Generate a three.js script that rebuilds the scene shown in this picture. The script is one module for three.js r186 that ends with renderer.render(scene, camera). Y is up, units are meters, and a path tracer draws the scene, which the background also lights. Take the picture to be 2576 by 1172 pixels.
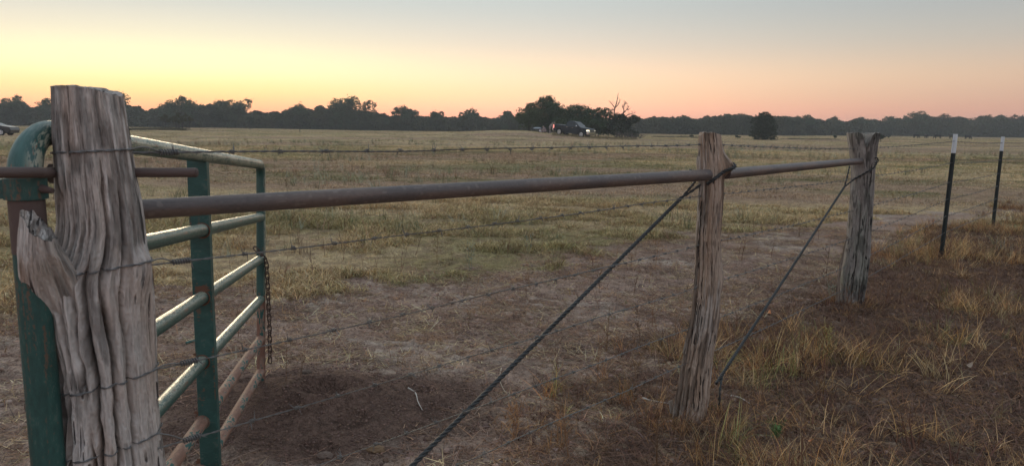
import * as THREE from 'three';
import { mergeGeometries } from 'three/addons/utils/BufferGeometryUtils.js';
import { MarchingCubes } from 'three/addons/objects/MarchingCubes.js';

// ---------------------------------------------------------------- camera, sky, sun, exposure
const scene = new THREE.Scene();
const W = 2576, H = 1172, FOCAL = 1910.7;              // the photograph's measures, for reading directions off it
const camera = new THREE.PerspectiveCamera(2 * Math.atan(H / 2 / FOCAL) * 180 / Math.PI, W / H, 0.05, 3000);
camera.position.set(0, 1.5, 0);
camera.rotation.set(-7.91 * Math.PI / 180, 0, 0.75 * Math.PI / 180, 'YXZ');
camera.updateMatrixWorld(true);
camera.focus = 6; camera.userData.fStop = 11;

const renderer = new THREE.WebGLRenderer({ antialias: true });
renderer.setSize(1024, 465);
renderer.toneMapping = THREE.LinearToneMapping;
renderer.toneMappingExposure = 1.0;
renderer.shadowMap.enabled = true;

const R = Math.PI / 180, lerp = (a, b, t) => a + (b - a) * t, clamp = (x, a = 0, b = 1) => Math.min(b, Math.max(a, x));
const smooth = (a, b, x) => { const t = clamp((x - a) / (b - a)); return t * t * (3 - 2 * t); };
const SUN_AZ = -24.5 * R;                               // the glow stands left of the view's middle
const toLin = (c) => { c /= 255; return c <= 0.04045 ? c / 12.92 : ((c + 0.055) / 1.055) ** 2.4; };

// clear sky before sunrise: colour by angle from the glow (columns) and height above the horizon (rows)
const SKY_AZ = [0, 25, 55, 90, 135, 180], SKY_EL = [0, 1.2, 2.4, 3.9, 6.3, 9.2, 15, 30, 60, 90];
const SKY = [
  [[250, 160, 112], [250, 160, 130], [170, 124, 117], [140, 108, 114], [118, 106, 120], [112, 106, 124]],
  [[255, 184, 126], [253, 182, 148], [184, 138, 124], [150, 116, 118], [126, 112, 124], [120, 112, 128]],
  [[255, 222, 148], [254, 206, 162], [196, 160, 139], [160, 128, 124], [136, 120, 130], [130, 118, 134]],
  [[255, 248, 190], [253, 222, 184], [206, 178, 154], [170, 146, 140], [148, 132, 140], [142, 130, 144]],
  [[238, 231, 204], [226, 215, 198], [188, 182, 173], [174, 165, 162], [162, 154, 160], [158, 152, 164]],
  [[206, 212, 208], [200, 207, 205], [173, 180, 183], [172, 176, 182], [168, 172, 182], [166, 170, 184]],
  [[208, 217, 217], [203, 212, 214], [190, 198, 205], [186, 194, 203], [184, 191, 203], [182, 190, 203]],
  [[201, 212, 218], [199, 211, 217], [194, 206, 216], [191, 203, 215], [189, 201, 214], [188, 200, 214]],
  [[194, 207, 220], [194, 207, 220], [192, 206, 220], [191, 205, 219], [190, 204, 219], [190, 204, 219]],
  [[191, 205, 220], [191, 205, 220], [191, 205, 220], [191, 205, 220], [191, 205, 220], [191, 205, 220]],
].map((r, i) => { const f = [1.95, 1.75, 1.5, 1.32, 1.18, 1.1, 1.04, 1, 1, 1][i] - 1; return r.map((c) => { const k = [toLin(c[0]) * (1 + f), toLin(c[1]) * (1 + f * 0.8), toLin(c[2]) * (1 + f * 0.5)], l = 0.25 * k[0] + 0.55 * k[1] + 0.2 * k[2], q = i < 6 ? 0.88 : 1; return k.map((v) => l + (v - l) * q); }); });   // the low sky shines through the haze
const monotone = (xs, x) => { let i = 0; while (i < xs.length - 2 && x > xs[i + 1]) i++; return [i, clamp((x - xs[i]) / (xs[i + 1] - xs[i]))]; };
function cubic(xs, get, x) {                            // smooth through the table without kinks
  const [i, t] = monotone(xs, x), n = xs.length, h = xs[i + 1] - xs[i];
  const d = (k) => k <= 0 || k >= n - 1 ? 0 : (get(k + 1) - get(k - 1)) / (xs[k + 1] - xs[k - 1]);
  const a = get(i), b = get(i + 1), t2 = t * t, t3 = t2 * t;
  return (2 * t3 - 3 * t2 + 1) * a + (t3 - 2 * t2 + t) * h * d(i) + (3 * t2 - 2 * t3) * b + (t3 - t2) * h * d(i + 1);
}
{
  const w = 1536, h = 768, data = new Float32Array(w * h * 4), colOf = [];
  for (let y = 0; y < h; y++) {
    const el = Math.max(0, ((y + 0.5) / h - 0.5) * 180);
    const row = SKY_AZ.map((_, k) => [0, 1, 2].map((c) => cubic(SKY_EL, (j) => SKY[j][k][c], el)));
    for (let x = 0; x < w; x++) {
      const a = ((x + 0.5) / w - 0.5) * 2 * Math.PI;     // direction (cos a, sin a) in x, z
      let d = Math.abs(Math.atan2(Math.cos(a), -Math.sin(a)) - SUN_AZ) / R; if (d > 180) d = 360 - d;
      const o = (y * w + x) * 4;
      for (let c = 0; c < 3; c++) data[o + c] = Math.max(0.002, cubic(SKY_AZ, (k) => row[k][c], d));
      data[o + 3] = 1;
    }
  }
  const sky = new THREE.DataTexture(data, w, h, THREE.RGBAFormat, THREE.FloatType);
  sky.mapping = THREE.EquirectangularReflectionMapping; sky.magFilter = sky.minFilter = THREE.LinearFilter; sky.needsUpdate = true;
  scene.background = sky; scene.environment = sky;
}
const sun = new THREE.DirectionalLight(new THREE.Color().setRGB(1, 0.78, 0.5), 1.0);
sun.position.set(Math.sin(SUN_AZ) * 200, 200 * Math.tan(5 * R), -Math.cos(SUN_AZ) * 200);
sun.castShadow = true; sun.shadow.radius = 26; sun.shadow.mapSize.set(4096, 4096);
Object.assign(sun.shadow.camera, { left: -60, right: 60, top: 40, bottom: -40, near: 1, far: 500 });
scene.add(sun); scene.add(sun.target);
scene.fog = new THREE.FogExp2(new THREE.Color().setRGB(0.88, 0.9, 0.9), 0.0007);

// ---------------------------------------------------------------- helpers
let seed = 7;
const rnd = () => { seed = (seed + 0x6D2B79F5) | 0; let t = Math.imul(seed ^ (seed >>> 15), 1 | seed); t = (t + Math.imul(t ^ (t >>> 7), 61 | t)) ^ t; return ((t ^ (t >>> 14)) >>> 0) / 4294967296; };
const rr = (a, b) => a + (b - a) * rnd();
const reseed = (n) => { seed = n; };
const hash3 = (x, y, z) => { let h = Math.imul(x, 374761393) ^ Math.imul(y, 668265263) ^ Math.imul(z, 1274126177); h = Math.imul(h ^ (h >>> 13), 1274126177); return ((h ^ (h >>> 16)) >>> 0) / 4294967296; };
const fade = (t) => t * t * t * (t * (t * 6 - 15) + 10);
function noise(x, y, z = 0) {
  const xi = Math.floor(x), yi = Math.floor(y), zi = Math.floor(z), u = fade(x - xi), v = fade(y - yi), w = fade(z - zi);
  const l = (k) => lerp(lerp(hash3(xi, yi, zi + k), hash3(xi + 1, yi, zi + k), u), lerp(hash3(xi, yi + 1, zi + k), hash3(xi + 1, yi + 1, zi + k), u), v);
  return w ? lerp(l(0), l(1), w) : l(0);
}
function fbm(x, y, oct = 4, z = 0) { let s = 0, a = 0.5, n = 0; for (let i = 0; i < oct; i++) { s += a * noise(x, y, z + i * 7.3); n += a; a *= 0.5; x *= 2.03; y *= 2.03; } return s / n; }
function wrapNoise(u, v, fu, fv, k = 0) {               // repeats over u and v of 0..1
  const x = u * fu, y = v * fv, xi = Math.floor(x), yi = Math.floor(y), a = fade(x - xi), b = fade(y - yi), m = (p, q) => ((p % q) + q) % q;
  const h = (i, j) => hash3(m(i, fu), m(j, fv), k + 91);
  return lerp(lerp(h(xi, yi), h(xi + 1, yi), a), lerp(h(xi, yi + 1), h(xi + 1, yi + 1), a), b);
}
function rayOf(px, py) { return new THREE.Vector3((px - W / 2) / FOCAL, -(py - H / 2) / FOCAL, -1).applyQuaternion(camera.quaternion).normalize(); }
function U(px, py, depth) { const d = rayOf(px, py); return d.multiplyScalar(-depth / d.z).add(camera.position); }       // the point in that direction, depth metres ahead
function G(px, py) { const d = rayOf(px, py); let y = 0, p; for (let i = 0; i < 12; i++) { p = camera.position.clone().addScaledVector(d, (y - 1.5) / Math.min(-0.003, d.y)); y = terrain(p.x, p.z); } p.y = y; return p; }
const V = (x, y, z) => new THREE.Vector3(x, y, z);
const taken = {};
const numbered = (n) => { taken[n] = (taken[n] ?? -1) + 1; return taken[n] ? n + '_' + String(taken[n]).padStart(3, '0') : n; };
function tag(o, label, category, group, kind) { Object.assign(o.userData, { label, category }); if (group) o.userData.group = group; if (kind) o.userData.kind = kind; return o; }
function thing(name, label, category, pos = [0, 0, 0], turn = 0, group) { const o = new THREE.Group(); o.name = numbered(name); o.position.set(...pos); o.rotation.y = turn; scene.add(o); return tag(o, label, category, group); }
function part(name, geo, mat, parent = scene) { const m = new THREE.Mesh(geo, mat); m.name = parent === scene ? numbered(name) : name; m.castShadow = m.receiveShadow = true; parent.add(m); return m; }
const lin = (r, g, b) => new THREE.Color().setRGB(r, g, b);
const MAT = (r, g, b, rough = 0.9, more = {}) => new THREE.MeshPhysicalMaterial({ color: lin(r, g, b), roughness: rough, side: THREE.DoubleSide, ...more });
function texture(w, h, f, srgb = false) {                // f(u, v) -> [r, g, b] linear, or sRGB when so said
  const d = new Uint8Array(w * h * 4);
  for (let y = 0; y < h; y++) for (let x = 0; x < w; x++) { const c = f((x + 0.5) / w, (y + 0.5) / h), o = (y * w + x) * 4; for (let k = 0; k < 3; k++) d[o + k] = clamp(c[k]) * 255; d[o + 3] = 255; }
  const t = new THREE.DataTexture(d, w, h); t.wrapS = t.wrapT = THREE.RepeatWrapping; t.magFilter = THREE.LinearFilter; t.minFilter = THREE.LinearFilter; if (srgb) t.colorSpace = THREE.SRGBColorSpace; t.needsUpdate = true; return t;
}
const enc = (c) => c <= 0.0031308 ? c * 12.92 : 1.055 * c ** (1 / 2.4) - 0.055;
const grey = (v) => [v, v, v];
const mix3 = (a, b, t) => [lerp(a[0], b[0], t), lerp(a[1], b[1], t), lerp(a[2], b[2], t)];
function geom(pos, idx, { uv, col } = {}) {
  const g = new THREE.BufferGeometry(); g.setAttribute('position', new THREE.Float32BufferAttribute(pos, 3));
  if (uv) g.setAttribute('uv', new THREE.Float32BufferAttribute(uv, 2)); if (col) g.setAttribute('color', new THREE.Float32BufferAttribute(col, 3));
  if (idx) g.setIndex(idx); g.computeVertexNormals(); return g;
}
// a tube through points, its radius a number or a function of 0..1; uv in metres
function tube(pts, radius, sides = 8, caps = true) {
  const rf = typeof radius === 'function' ? radius : () => radius, pos = [], idx = [], uv = [];
  const n = pts.length, T = pts.map((p, i) => pts[Math.min(n - 1, i + 1)].clone().sub(pts[Math.max(0, i - 1)]).normalize());
  let N = Math.abs(T[0].y) < 0.9 ? V(0, 1, 0) : V(1, 0, 0), len = 0; N.sub(T[0].clone().multiplyScalar(N.dot(T[0]))).normalize();
  for (let i = 0; i < n; i++) {
    if (i) { N.sub(T[i].clone().multiplyScalar(N.dot(T[i]))).normalize(); len += pts[i].distanceTo(pts[i - 1]); }
    const B = T[i].clone().cross(N), r = rf(n > 1 ? i / (n - 1) : 0);
    for (let k = 0; k <= sides; k++) { const a = k / sides * 2 * Math.PI, c = Math.cos(a) * r, s = Math.sin(a) * r; pos.push(pts[i].x + N.x * c + B.x * s, pts[i].y + N.y * c + B.y * s, pts[i].z + N.z * c + B.z * s); uv.push(k / sides, len); }
  }
  for (let i = 0; i < n - 1; i++) for (let k = 0; k < sides; k++) { const a = i * (sides + 1) + k, b = a + sides + 1; idx.push(a, a + 1, b, b, a + 1, b + 1); }
  const g = geom(pos, idx, { uv });
  if (!caps) return g;
  const gs = [g];
  for (const [i, s] of [[0, 1], [n - 1, -1]]) {          // flat ends with normals of their own
    const cp = [pts[i].x, pts[i].y, pts[i].z], ci = [], cu = [0, 0];
    for (let k = 0; k < sides; k++) { const o = (i * (sides + 1) + k) * 3; cp.push(pos[o], pos[o + 1], pos[o + 2]); cu.push(k / sides, 0.01); }
    for (let k = 0; k < sides; k++) s > 0 ? ci.push(0, 1 + (k + 1) % sides, 1 + k) : ci.push(0, 1 + k, 1 + (k + 1) % sides);
    gs.push(geom(cp, ci, { uv: cu }));
  }
  return mergeGeometries(gs);
}
const straight = (a, b, n = 2) => Array.from({ length: n }, (_, i) => a.clone().lerp(b, i / (n - 1)));
const curve = (pts, n = 40) => new THREE.CatmullRomCurve3(pts, false, 'centripetal').getPoints(n);
// a path through corners, each rounded off with its radius
function rounded(pts, radii, arc = 14, step = 0.08) {
  const out = [pts[0].clone()];
  const run = (to) => { const a = out[out.length - 1].clone(), n = Math.max(1, Math.round(a.distanceTo(to) / step)); for (let i = 1; i <= n; i++) out.push(a.clone().lerp(to, i / n)); };
  for (let i = 1; i < pts.length - 1; i++) {
    const d0 = pts[i - 1].clone().sub(pts[i]).normalize(), d1 = pts[i + 1].clone().sub(pts[i]).normalize(), r = [radii[i - 1]].flat();
    const a = pts[i].clone().addScaledVector(d0, r[0]), b = pts[i].clone().addScaledVector(d1, r[1] ?? r[0]), c0 = a.clone().lerp(pts[i], 0.6), c1 = b.clone().lerp(pts[i], 0.6); run(a);
    for (let k = 1; k <= arc; k++) { const t = k / arc; out.push(a.clone().multiplyScalar((1 - t) ** 3).addScaledVector(c0, 3 * t * (1 - t) ** 2).addScaledVector(c1, 3 * t * t * (1 - t)).addScaledVector(b, t ** 3)); }
  }
  run(pts[pts.length - 1]); return out;
}
// wires wound round each other along a path
function twisted(pts, strands, wireR, helixR, pitch, sides = 5, steps = 7) {
  const c = new THREE.CatmullRomCurve3(pts, false, 'centripetal'), L = c.getLength(), n = Math.ceil(L / pitch * steps), P = c.getSpacedPoints(n), gs = [];
  for (let s = 0; s < strands; s++) gs.push(tube(P.map((p, i) => {
    const t = P[Math.min(n, i + 1)].clone().sub(P[Math.max(0, i - 1)]).normalize(), N = (Math.abs(t.y) < 0.95 ? V(0, 1, 0) : V(1, 0, 0)); N.addScaledVector(t, -N.dot(t)).normalize();
    const B = t.clone().cross(N), a = i / steps * 2 * Math.PI + s / strands * 2 * Math.PI; return p.clone().addScaledVector(N, Math.cos(a) * helixR).addScaledVector(B, Math.sin(a) * helixR);
  }), wireR, sides, false));
  return mergeGeometries(gs);
}
function box(w, h, d, x = 0, y = 0, z = 0) { const g = new THREE.BoxGeometry(w, h, d); g.translate(x, y, z); return g; }
// a body from tapered bones, one closed skin: bones [[x,y,z,r],[x,y,z,r]]
function skin(bones, cell, blend = 0.05) {
  const lo = V(1e9, 1e9, 1e9), hi = V(-1e9, -1e9, -1e9);
  for (const b of bones) for (const [x, y, z, r] of b) { lo.min(V(x - r, y - r, z - r)); hi.max(V(x + r, y + r, z + r)); }
  lo.subScalar(cell * 3 + blend); hi.addScalar(cell * 3 + blend);
  const size = Math.max(hi.x - lo.x, hi.y - lo.y, hi.z - lo.z), res = Math.ceil(size / cell), mc = new MarchingCubes(res, new THREE.MeshBasicMaterial(), false, false, 60000), mid = lo.clone().add(hi).multiplyScalar(0.5);
  const half = size / 2;
  for (let k = 0; k < res; k++) for (let j = 0; j < res; j++) for (let i = 0; i < res; i++) {
    const x = (i - res / 2) / (res / 2) * half + mid.x, y = (j - res / 2) / (res / 2) * half + mid.y, z = (k - res / 2) / (res / 2) * half + mid.z; let D = 1e9;
    for (const [[ax, ay, az, ar], [bx, by, bz, br]] of bones) {
      const vx = bx - ax, vy = by - ay, vz = bz - az, l2 = vx * vx + vy * vy + vz * vz || 1e-9, t = clamp(((x - ax) * vx + (y - ay) * vy + (z - az) * vz) / l2);
      const d = Math.hypot(x - ax - vx * t, y - ay - vy * t, z - az - vz * t) - lerp(ar, br, t), h = clamp(0.5 + 0.5 * (D - d) / blend);
      D = D > 1e8 ? d : lerp(D, d, h) - blend * h * (1 - h);
    }
    mc.field[i + j * res + k * res * res] = -D;
  }
  mc.isolation = 0; mc.update();
  const n = mc.count, p = new Float32Array(mc.positionArray.slice(0, n * 3)), nn = new Float32Array(mc.normalArray.slice(0, n * 3));
  for (let i = 0; i < n; i++) { p[i * 3] = p[i * 3] * half + mid.x; p[i * 3 + 1] = p[i * 3 + 1] * half + mid.y; p[i * 3 + 2] = p[i * 3 + 2] * half + mid.z; }
  const g = new THREE.BufferGeometry(); g.setAttribute('position', new THREE.BufferAttribute(p, 3)); g.setAttribute('normal', new THREE.BufferAttribute(nn, 3)); return g;
}
// ---------------------------------------------------------------- terrain
const flatG = (px, py) => { const d = rayOf(px, py); return camera.position.clone().addScaledVector(d, -1.5 / d.y); };
const ANT = flatG(822, 1010);
const POST_L = V(-0.84, 0, -1.5), POST_M = flatG(1737, 1062), POST_R = flatG(2146, 772), TP1 = flatG(2366, 650), TP2 = flatG(2497, 574), TP3 = flatG(2584, 547);
const TP4 = TP3.clone().add(TP2.clone().sub(TP1).multiplyScalar(1.3));
const FENCE = [POST_L, POST_M, POST_R, TP1, TP2, TP3, TP4];
function terrain(x, z) {
  const d = Math.hypot(x, z);
  let y = 0.028 * (fbm(x * 0.9, z * 0.9, 3) - 0.5) * (1 - smooth(25, 60, d));
  if (d > 14) y += smooth(14, 60, d) * 0.5 * (fbm(x * 0.021 + 9, z * 0.013 + 4, 3) - 0.5);
  const ax = x - ANT.x, az = z - ANT.z, a = Math.hypot(ax * 0.72, az * 0.95);
  if (a < 1.6) y += 0.1 * Math.exp(-a * a / 0.12) - 0.15 * Math.exp(-((ax * 0.8) ** 2 + (az - 0.03) ** 2) / 0.006) + 0.03 * Math.exp(-(((Math.hypot(ax * 0.8, az - 0.03) - 0.15) / 0.05) ** 2));
  if (d > 60) y += 0.75 * Math.exp(-(x * x) / 60 - ((z + 114) ** 2) / 450) + 0.55 * Math.exp(-((x + 14) ** 2) / 500 - ((z + 135) ** 2) / 900) + 0.5 * Math.exp(-((x + 62) ** 2) / 90 - ((z + 140) ** 2) / 60);
  const pm = Math.hypot(x - POST_M.x, z - POST_M.z); if (pm < 0.6) y += 0.03 * Math.exp(-pm * pm / 0.05);
  const pr = Math.hypot(x - POST_R.x, z - POST_R.z); if (pr < 1) y += 0.05 * Math.exp(-pr * pr / 0.12);
  return y;
}
// where the trodden dirt ends and the pasture begins
const EDGE = [[-900, 850], [-100, 800], [370, 772], [680, 752], [1000, 732], [1250, 690], [1450, 636], [1750, 590], [2120, 560], [2400, 536], [2900, 500]].map(([x, y]) => flatG(x, y));
function edgeZ(x) { let i = 0; while (i < EDGE.length - 2 && x > EDGE[i + 1].x) i++; return lerp(EDGE[i].z, EDGE[i + 1].z, (x - EDGE[i].x) / (EDGE[i + 1].x - EDGE[i].x)); }
function fenceSide(x, z) {                              // metres from the fence line, positive on the near, right-hand side
  let best = 1e9, side = 0;
  for (let i = 0; i < FENCE.length - 1; i++) {
    const a = FENCE[i], b = FENCE[i + 1], vx = b.x - a.x, vz = b.z - a.z, t = clamp(((x - a.x) * vx + (z - a.z) * vz) / (vx * vx + vz * vz), i ? 0 : -3, i === FENCE.length - 2 ? 12 : 1);
    const dx = x - a.x - vx * t, dz = z - a.z - vz * t, d = Math.hypot(dx, dz); if (d < best) { best = d; side = vx * dz - vz * dx > 0 ? d : -d; }
  }
  return side;
}
const C = { tan: [0.6, 0.445, 0.25], straw: [0.7, 0.55, 0.32], olive: [0.29, 0.265, 0.11], green: [0.17, 0.2, 0.07], brown: [0.45, 0.305, 0.21], dirt: [0.395, 0.28, 0.222], pale: [0.54, 0.45, 0.375], ant: [0.15, 0.095, 0.075], rust: [0.36, 0.165, 0.07], thatch: [0.2, 0.128, 0.098], dark: [0.105, 0.066, 0.053] };
function pastureColour(x, z, jitter = 0) {
  const a = fbm(x * 0.33 + 3, z * 0.42 + 8, 4) + jitter * 0.25, b = fbm(x * 0.06 + 31, z * 0.11 + 2, 3), c = fbm(x * 1.3 + 5, z * 1.3, 3);
  const g = smooth(0.475, 0.68, a * 0.66 + b * 0.34) * 0.68, br = smooth(0.5, 0.66, fbm(x * 0.05 + 77, z * 0.1 + 40, 3)) * 0.8;
  let col = mix3(mix3(C.tan, C.straw, smooth(0.4, 0.75, c) * 0.6), C.brown, br); col = mix3(col, mix3(C.olive, C.green, smooth(0.6, 0.85, a + jitter * 0.3)), g); return [col, g];
}
function surface(x, z) {
  const s = fenceSide(x, z), n = fbm(x * 2.1, z * 2.1, 3) - 0.5, e = (edgeZ(x) - z) + n * 2.3 + 0.9 * (fbm(x * 0.6, z * 0.6 + 4, 2) - 0.5);
  const right = smooth(-1.05, -0.05, s + n * 1.3) * smooth(-0.35, 0.35, x + n * 0.6);
  const grass = smooth(-0.35, 0.8, e) * (1 - right);
  const bare = smooth(0.5, 0.6, fbm(x * 0.75 + 21, z * 0.75 + 7, 3) + smooth(1.6, 2.8, s) * 0.14 * smooth(9, 5, -z));
  return { s, e, grass, right, tall: right * (1 - 0.8 * bare) * lerp(1, 0.8, smooth(8, 16, -z)), bare };
}
function antArea(x, z) { const ax = x - ANT.x, az = z - ANT.z; return 1 - smooth(0.42, 0.72, Math.hypot(ax * 0.62, (az - 0.12) * 0.8) + 0.35 * (fbm(x * 2.4, z * 2.4, 3) - 0.5)); }
function groundColour(x, z) {
  const d = Math.hypot(x, z), S = surface(x, z), f1 = fbm(x * 1.1 + 50, z * 1.6 + 20, 4), f2 = fbm(x * 5, z * 7, 3);
  let dirt = mix3(C.dirt, C.pale, smooth(0.53, 0.7, f1 * 0.55 + f2 * 0.3 + fbm(x * 16, z * 20, 2) * 0.2) * 0.7);
  dirt = mix3(dirt, C.dark, smooth(0.55, 0.8, fbm(x * 2.3 + 9, z * 3, 3)) * 0.55);
  if (d < 12) dirt = mix3(dirt, C.ant, antArea(x, z));
  let [past] = pastureColour(x, z); past = mix3(past, C.thatch, 0.2 + 0.4 * smooth(0.4, 0.65, f2));
  let col = mix3(dirt, past, smooth(0.1, 0.9, S.grass));
  let verge = mix3(C.thatch, C.dark, smooth(0.3, 0.6, f2)); verge = mix3(verge, [0.26, 0.185, 0.155], S.bare * 0.75 * smooth(0.4, 0.6, f1)); verge = mix3(verge, pastureColour(x, z)[0], 0.1 + 0.4 * smooth(0.5, 0.68, fbm(x * 0.4 + 3, z * 0.4 + 90, 3)));
  return mix3(col, verge, S.right);
}
function dents(x, z, f) { const X = x * f, Z = z * f, xi = Math.floor(X), zi = Math.floor(Z); let d = 9, k = 0; for (let i = -1; i < 2; i++) for (let j = -1; j < 2; j++) { const a = xi + i + hash3(xi + i, zi + j, 5), b = zi + j + hash3(xi + i, zi + j, 6), q = Math.hypot(X - a, Z - b); if (q < d) { d = q; k = hash3(xi + i, zi + j, 7); } } return [d, k]; }
const grain = texture(1024, 1024, (u, v) => {
  const a = wrapNoise(u, v, 9, 9, 1), b = wrapNoise(u, v, 34, 34, 2), c = wrapNoise(u, v, 120, 120, 3), e = wrapNoise(u, v, 380, 380, 4);
  const k = 0.2 + 0.14 * a + 0.26 * b + 0.34 * c + 0.36 * e; return [k * 1.02, k, k * 0.97].map((x) => enc(clamp(x)));
}, true);
const clods = texture(1024, 1024, (u, v) => {
  const w = wrapNoise(u, v, 40, 40, 8) * 0.04, a = wrapNoise(u + w, v + w, 16, 16, 11), b = Math.abs(wrapNoise(u + w, v, 55, 55, 12) - 0.5) * 2, c = wrapNoise(u, v, 170, 170, 13), e = wrapNoise(u, v, 400, 400, 14);
  return grey(0.3 * a + 0.32 * b + 0.24 * c + 0.14 * e);
});
for (const t of [grain, clods]) t.repeat.set(1 / 1.15, 1 / 1.15);
{
  const xs = [], zs = [];
  { let x = 0; const half = []; while (x < 620) { half.push(x); x += Math.max(0.036, (x - 4.2) * 0.035); } for (let i = half.length - 1; i > 0; i--) xs.push(-half[i]); xs.push(...half); }
  { let z = 8; while (z > -3) { zs.push(z); z -= 0.35; } while (z > -640) { zs.push(z); z -= Math.max(0.036, (-z - 5) * 0.014); } }
  const nx = xs.length, nz = zs.length, pos = new Float32Array(nx * nz * 3), uv = new Float32Array(nx * nz * 2), col = new Float32Array(nx * nz * 3), idx = new Uint32Array((nx - 1) * (nz - 1) * 6); let o = 0;
  for (let j = 0; j < nz; j++) for (let i = 0; i < nx; i++, o++) {
    const x = xs[i], z = zs[j], near = 1 - smooth(7, 14, Math.hypot(x, z));
    let y = terrain(x, z); if (near > 0) y += near * (0.012 * (fbm(x * 7, z * 7, 3) - 0.5) + 0.008 * (noise(x * 22, z * 22) - 0.5)) * (1 - 0.5 * (near > 0.5 ? antArea(x, z) : 0)); if (near > 0) { const [d, k] = dents(x, z, 3.4), [d2, k2] = dents(x + 5, z, 9); y += near * (k > 0.45 ? -0.034 * smooth(0.36, 0.12, d) + 0.012 * smooth(0.5, 0.38, d) * smooth(0.3, 0.38, d) : 0) + near * (k2 > 0.5 ? 0.018 * smooth(0.4, 0.1, d2) : 0); }
    pos[o * 3] = x; pos[o * 3 + 1] = y; pos[o * 3 + 2] = z; uv[o * 2] = x; uv[o * 2 + 1] = z; const c = groundColour(x, z); col[o * 3] = c[0]; col[o * 3 + 1] = c[1]; col[o * 3 + 2] = c[2];
  }
  o = 0; for (let j = 0; j < nz - 1; j++) for (let i = 0; i < nx - 1; i++) { const a = j * nx + i, b = a + nx; idx[o++] = a; idx[o++] = a + 1; idx[o++] = b; idx[o++] = b; idx[o++] = a + 1; idx[o++] = b + 1; }
  const g = new THREE.BufferGeometry(); g.setAttribute('position', new THREE.BufferAttribute(pos, 3)); g.setAttribute('uv', new THREE.BufferAttribute(uv, 2)); g.setAttribute('color', new THREE.BufferAttribute(col, 3)); g.setIndex(new THREE.BufferAttribute(idx, 1)); g.computeVertexNormals();
  const m = part('ground', g, new THREE.MeshPhysicalMaterial({ vertexColors: true, color: lin(1.25, 1.25, 1.25), map: grain, bumpMap: clods, bumpScale: 0.035, roughness: 1, specularIntensity: 0.25 }));
  tag(m, 'pasture ground with a trodden strip of brown dirt along the fence', 'ground', null, 'structure');
  console.log('ground', nx, nz, 'posts', POST_M.toArray().map((v) => v.toFixed(2)), POST_R.toArray().map((v) => v.toFixed(2)), TP1.toArray().map((v) => v.toFixed(2)), TP2.toArray().map((v) => v.toFixed(2)), ANT.toArray().map((v) => v.toFixed(2)));
}

// ---------------------------------------------------------------- old cedar posts
function woodTexture(k, tones, dark) {
  const col = [], w = 512, h = 1024, height = new Float32Array(w * h);
  const at = (u, v) => {
    const wob = (wrapNoise(u, v, 5, 4, k) - 0.5) * 0.05, s1 = wrapNoise(u + wob, v, 15, 5, k + 1), s2 = wrapNoise(u + wob, v, 70, 14, k + 2), s3 = wrapNoise(u + wob, v, 200, 44, k + 3), s4 = wrapNoise(u, v, 256, 200, k + 4);
    const patch = wrapNoise(u, v, 4, 5, k + 5) * 0.6 + wrapNoise(u, v, 11, 16, k + 6) * 0.4, crack = smooth(0.66, 0.74, s2 * 0.6 + s3 * 0.4) * smooth(0.35, 0.6, wrapNoise(u, v, 9, 7, k + 7));
    return [s1, s2, s3, s4, patch, crack];
  };
  const map = texture(w, h, (u, v) => {
    const [s1, s2, s3, s4, patch, crack] = at(u, v); let c = mix3(tones[0], tones[1], smooth(0.3, 0.7, s1 * 0.5 + patch * 0.5)); c = mix3(c, tones[2], smooth(0.5, 0.75, patch * 0.7 + s2 * 0.3) * 0.7);
    const m = 0.56 + 0.3 * s2 + 0.34 * s3 + 0.2 * s4, st = smooth(0.56, 0.72, wrapNoise(u, v, 12, 7, k + 8) * 0.6 + wrapNoise(u, v, 44, 22, k + 9) * 0.4); c = c.map((x) => x * m * (1 - 0.5 * st)); return mix3(c, dark, crack * 0.95).map((x) => enc(clamp(x)));
  }, true);
  const bump = texture(w, h, (u, v) => { const [s1, s2, s3, s4, , crack] = at(u, v); return grey(clamp(0.25 * s1 + 0.35 * s2 + 0.3 * s3 + 0.1 * s4 - crack * 0.6 + 0.15)); });
  return { map, bump };
}
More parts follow.
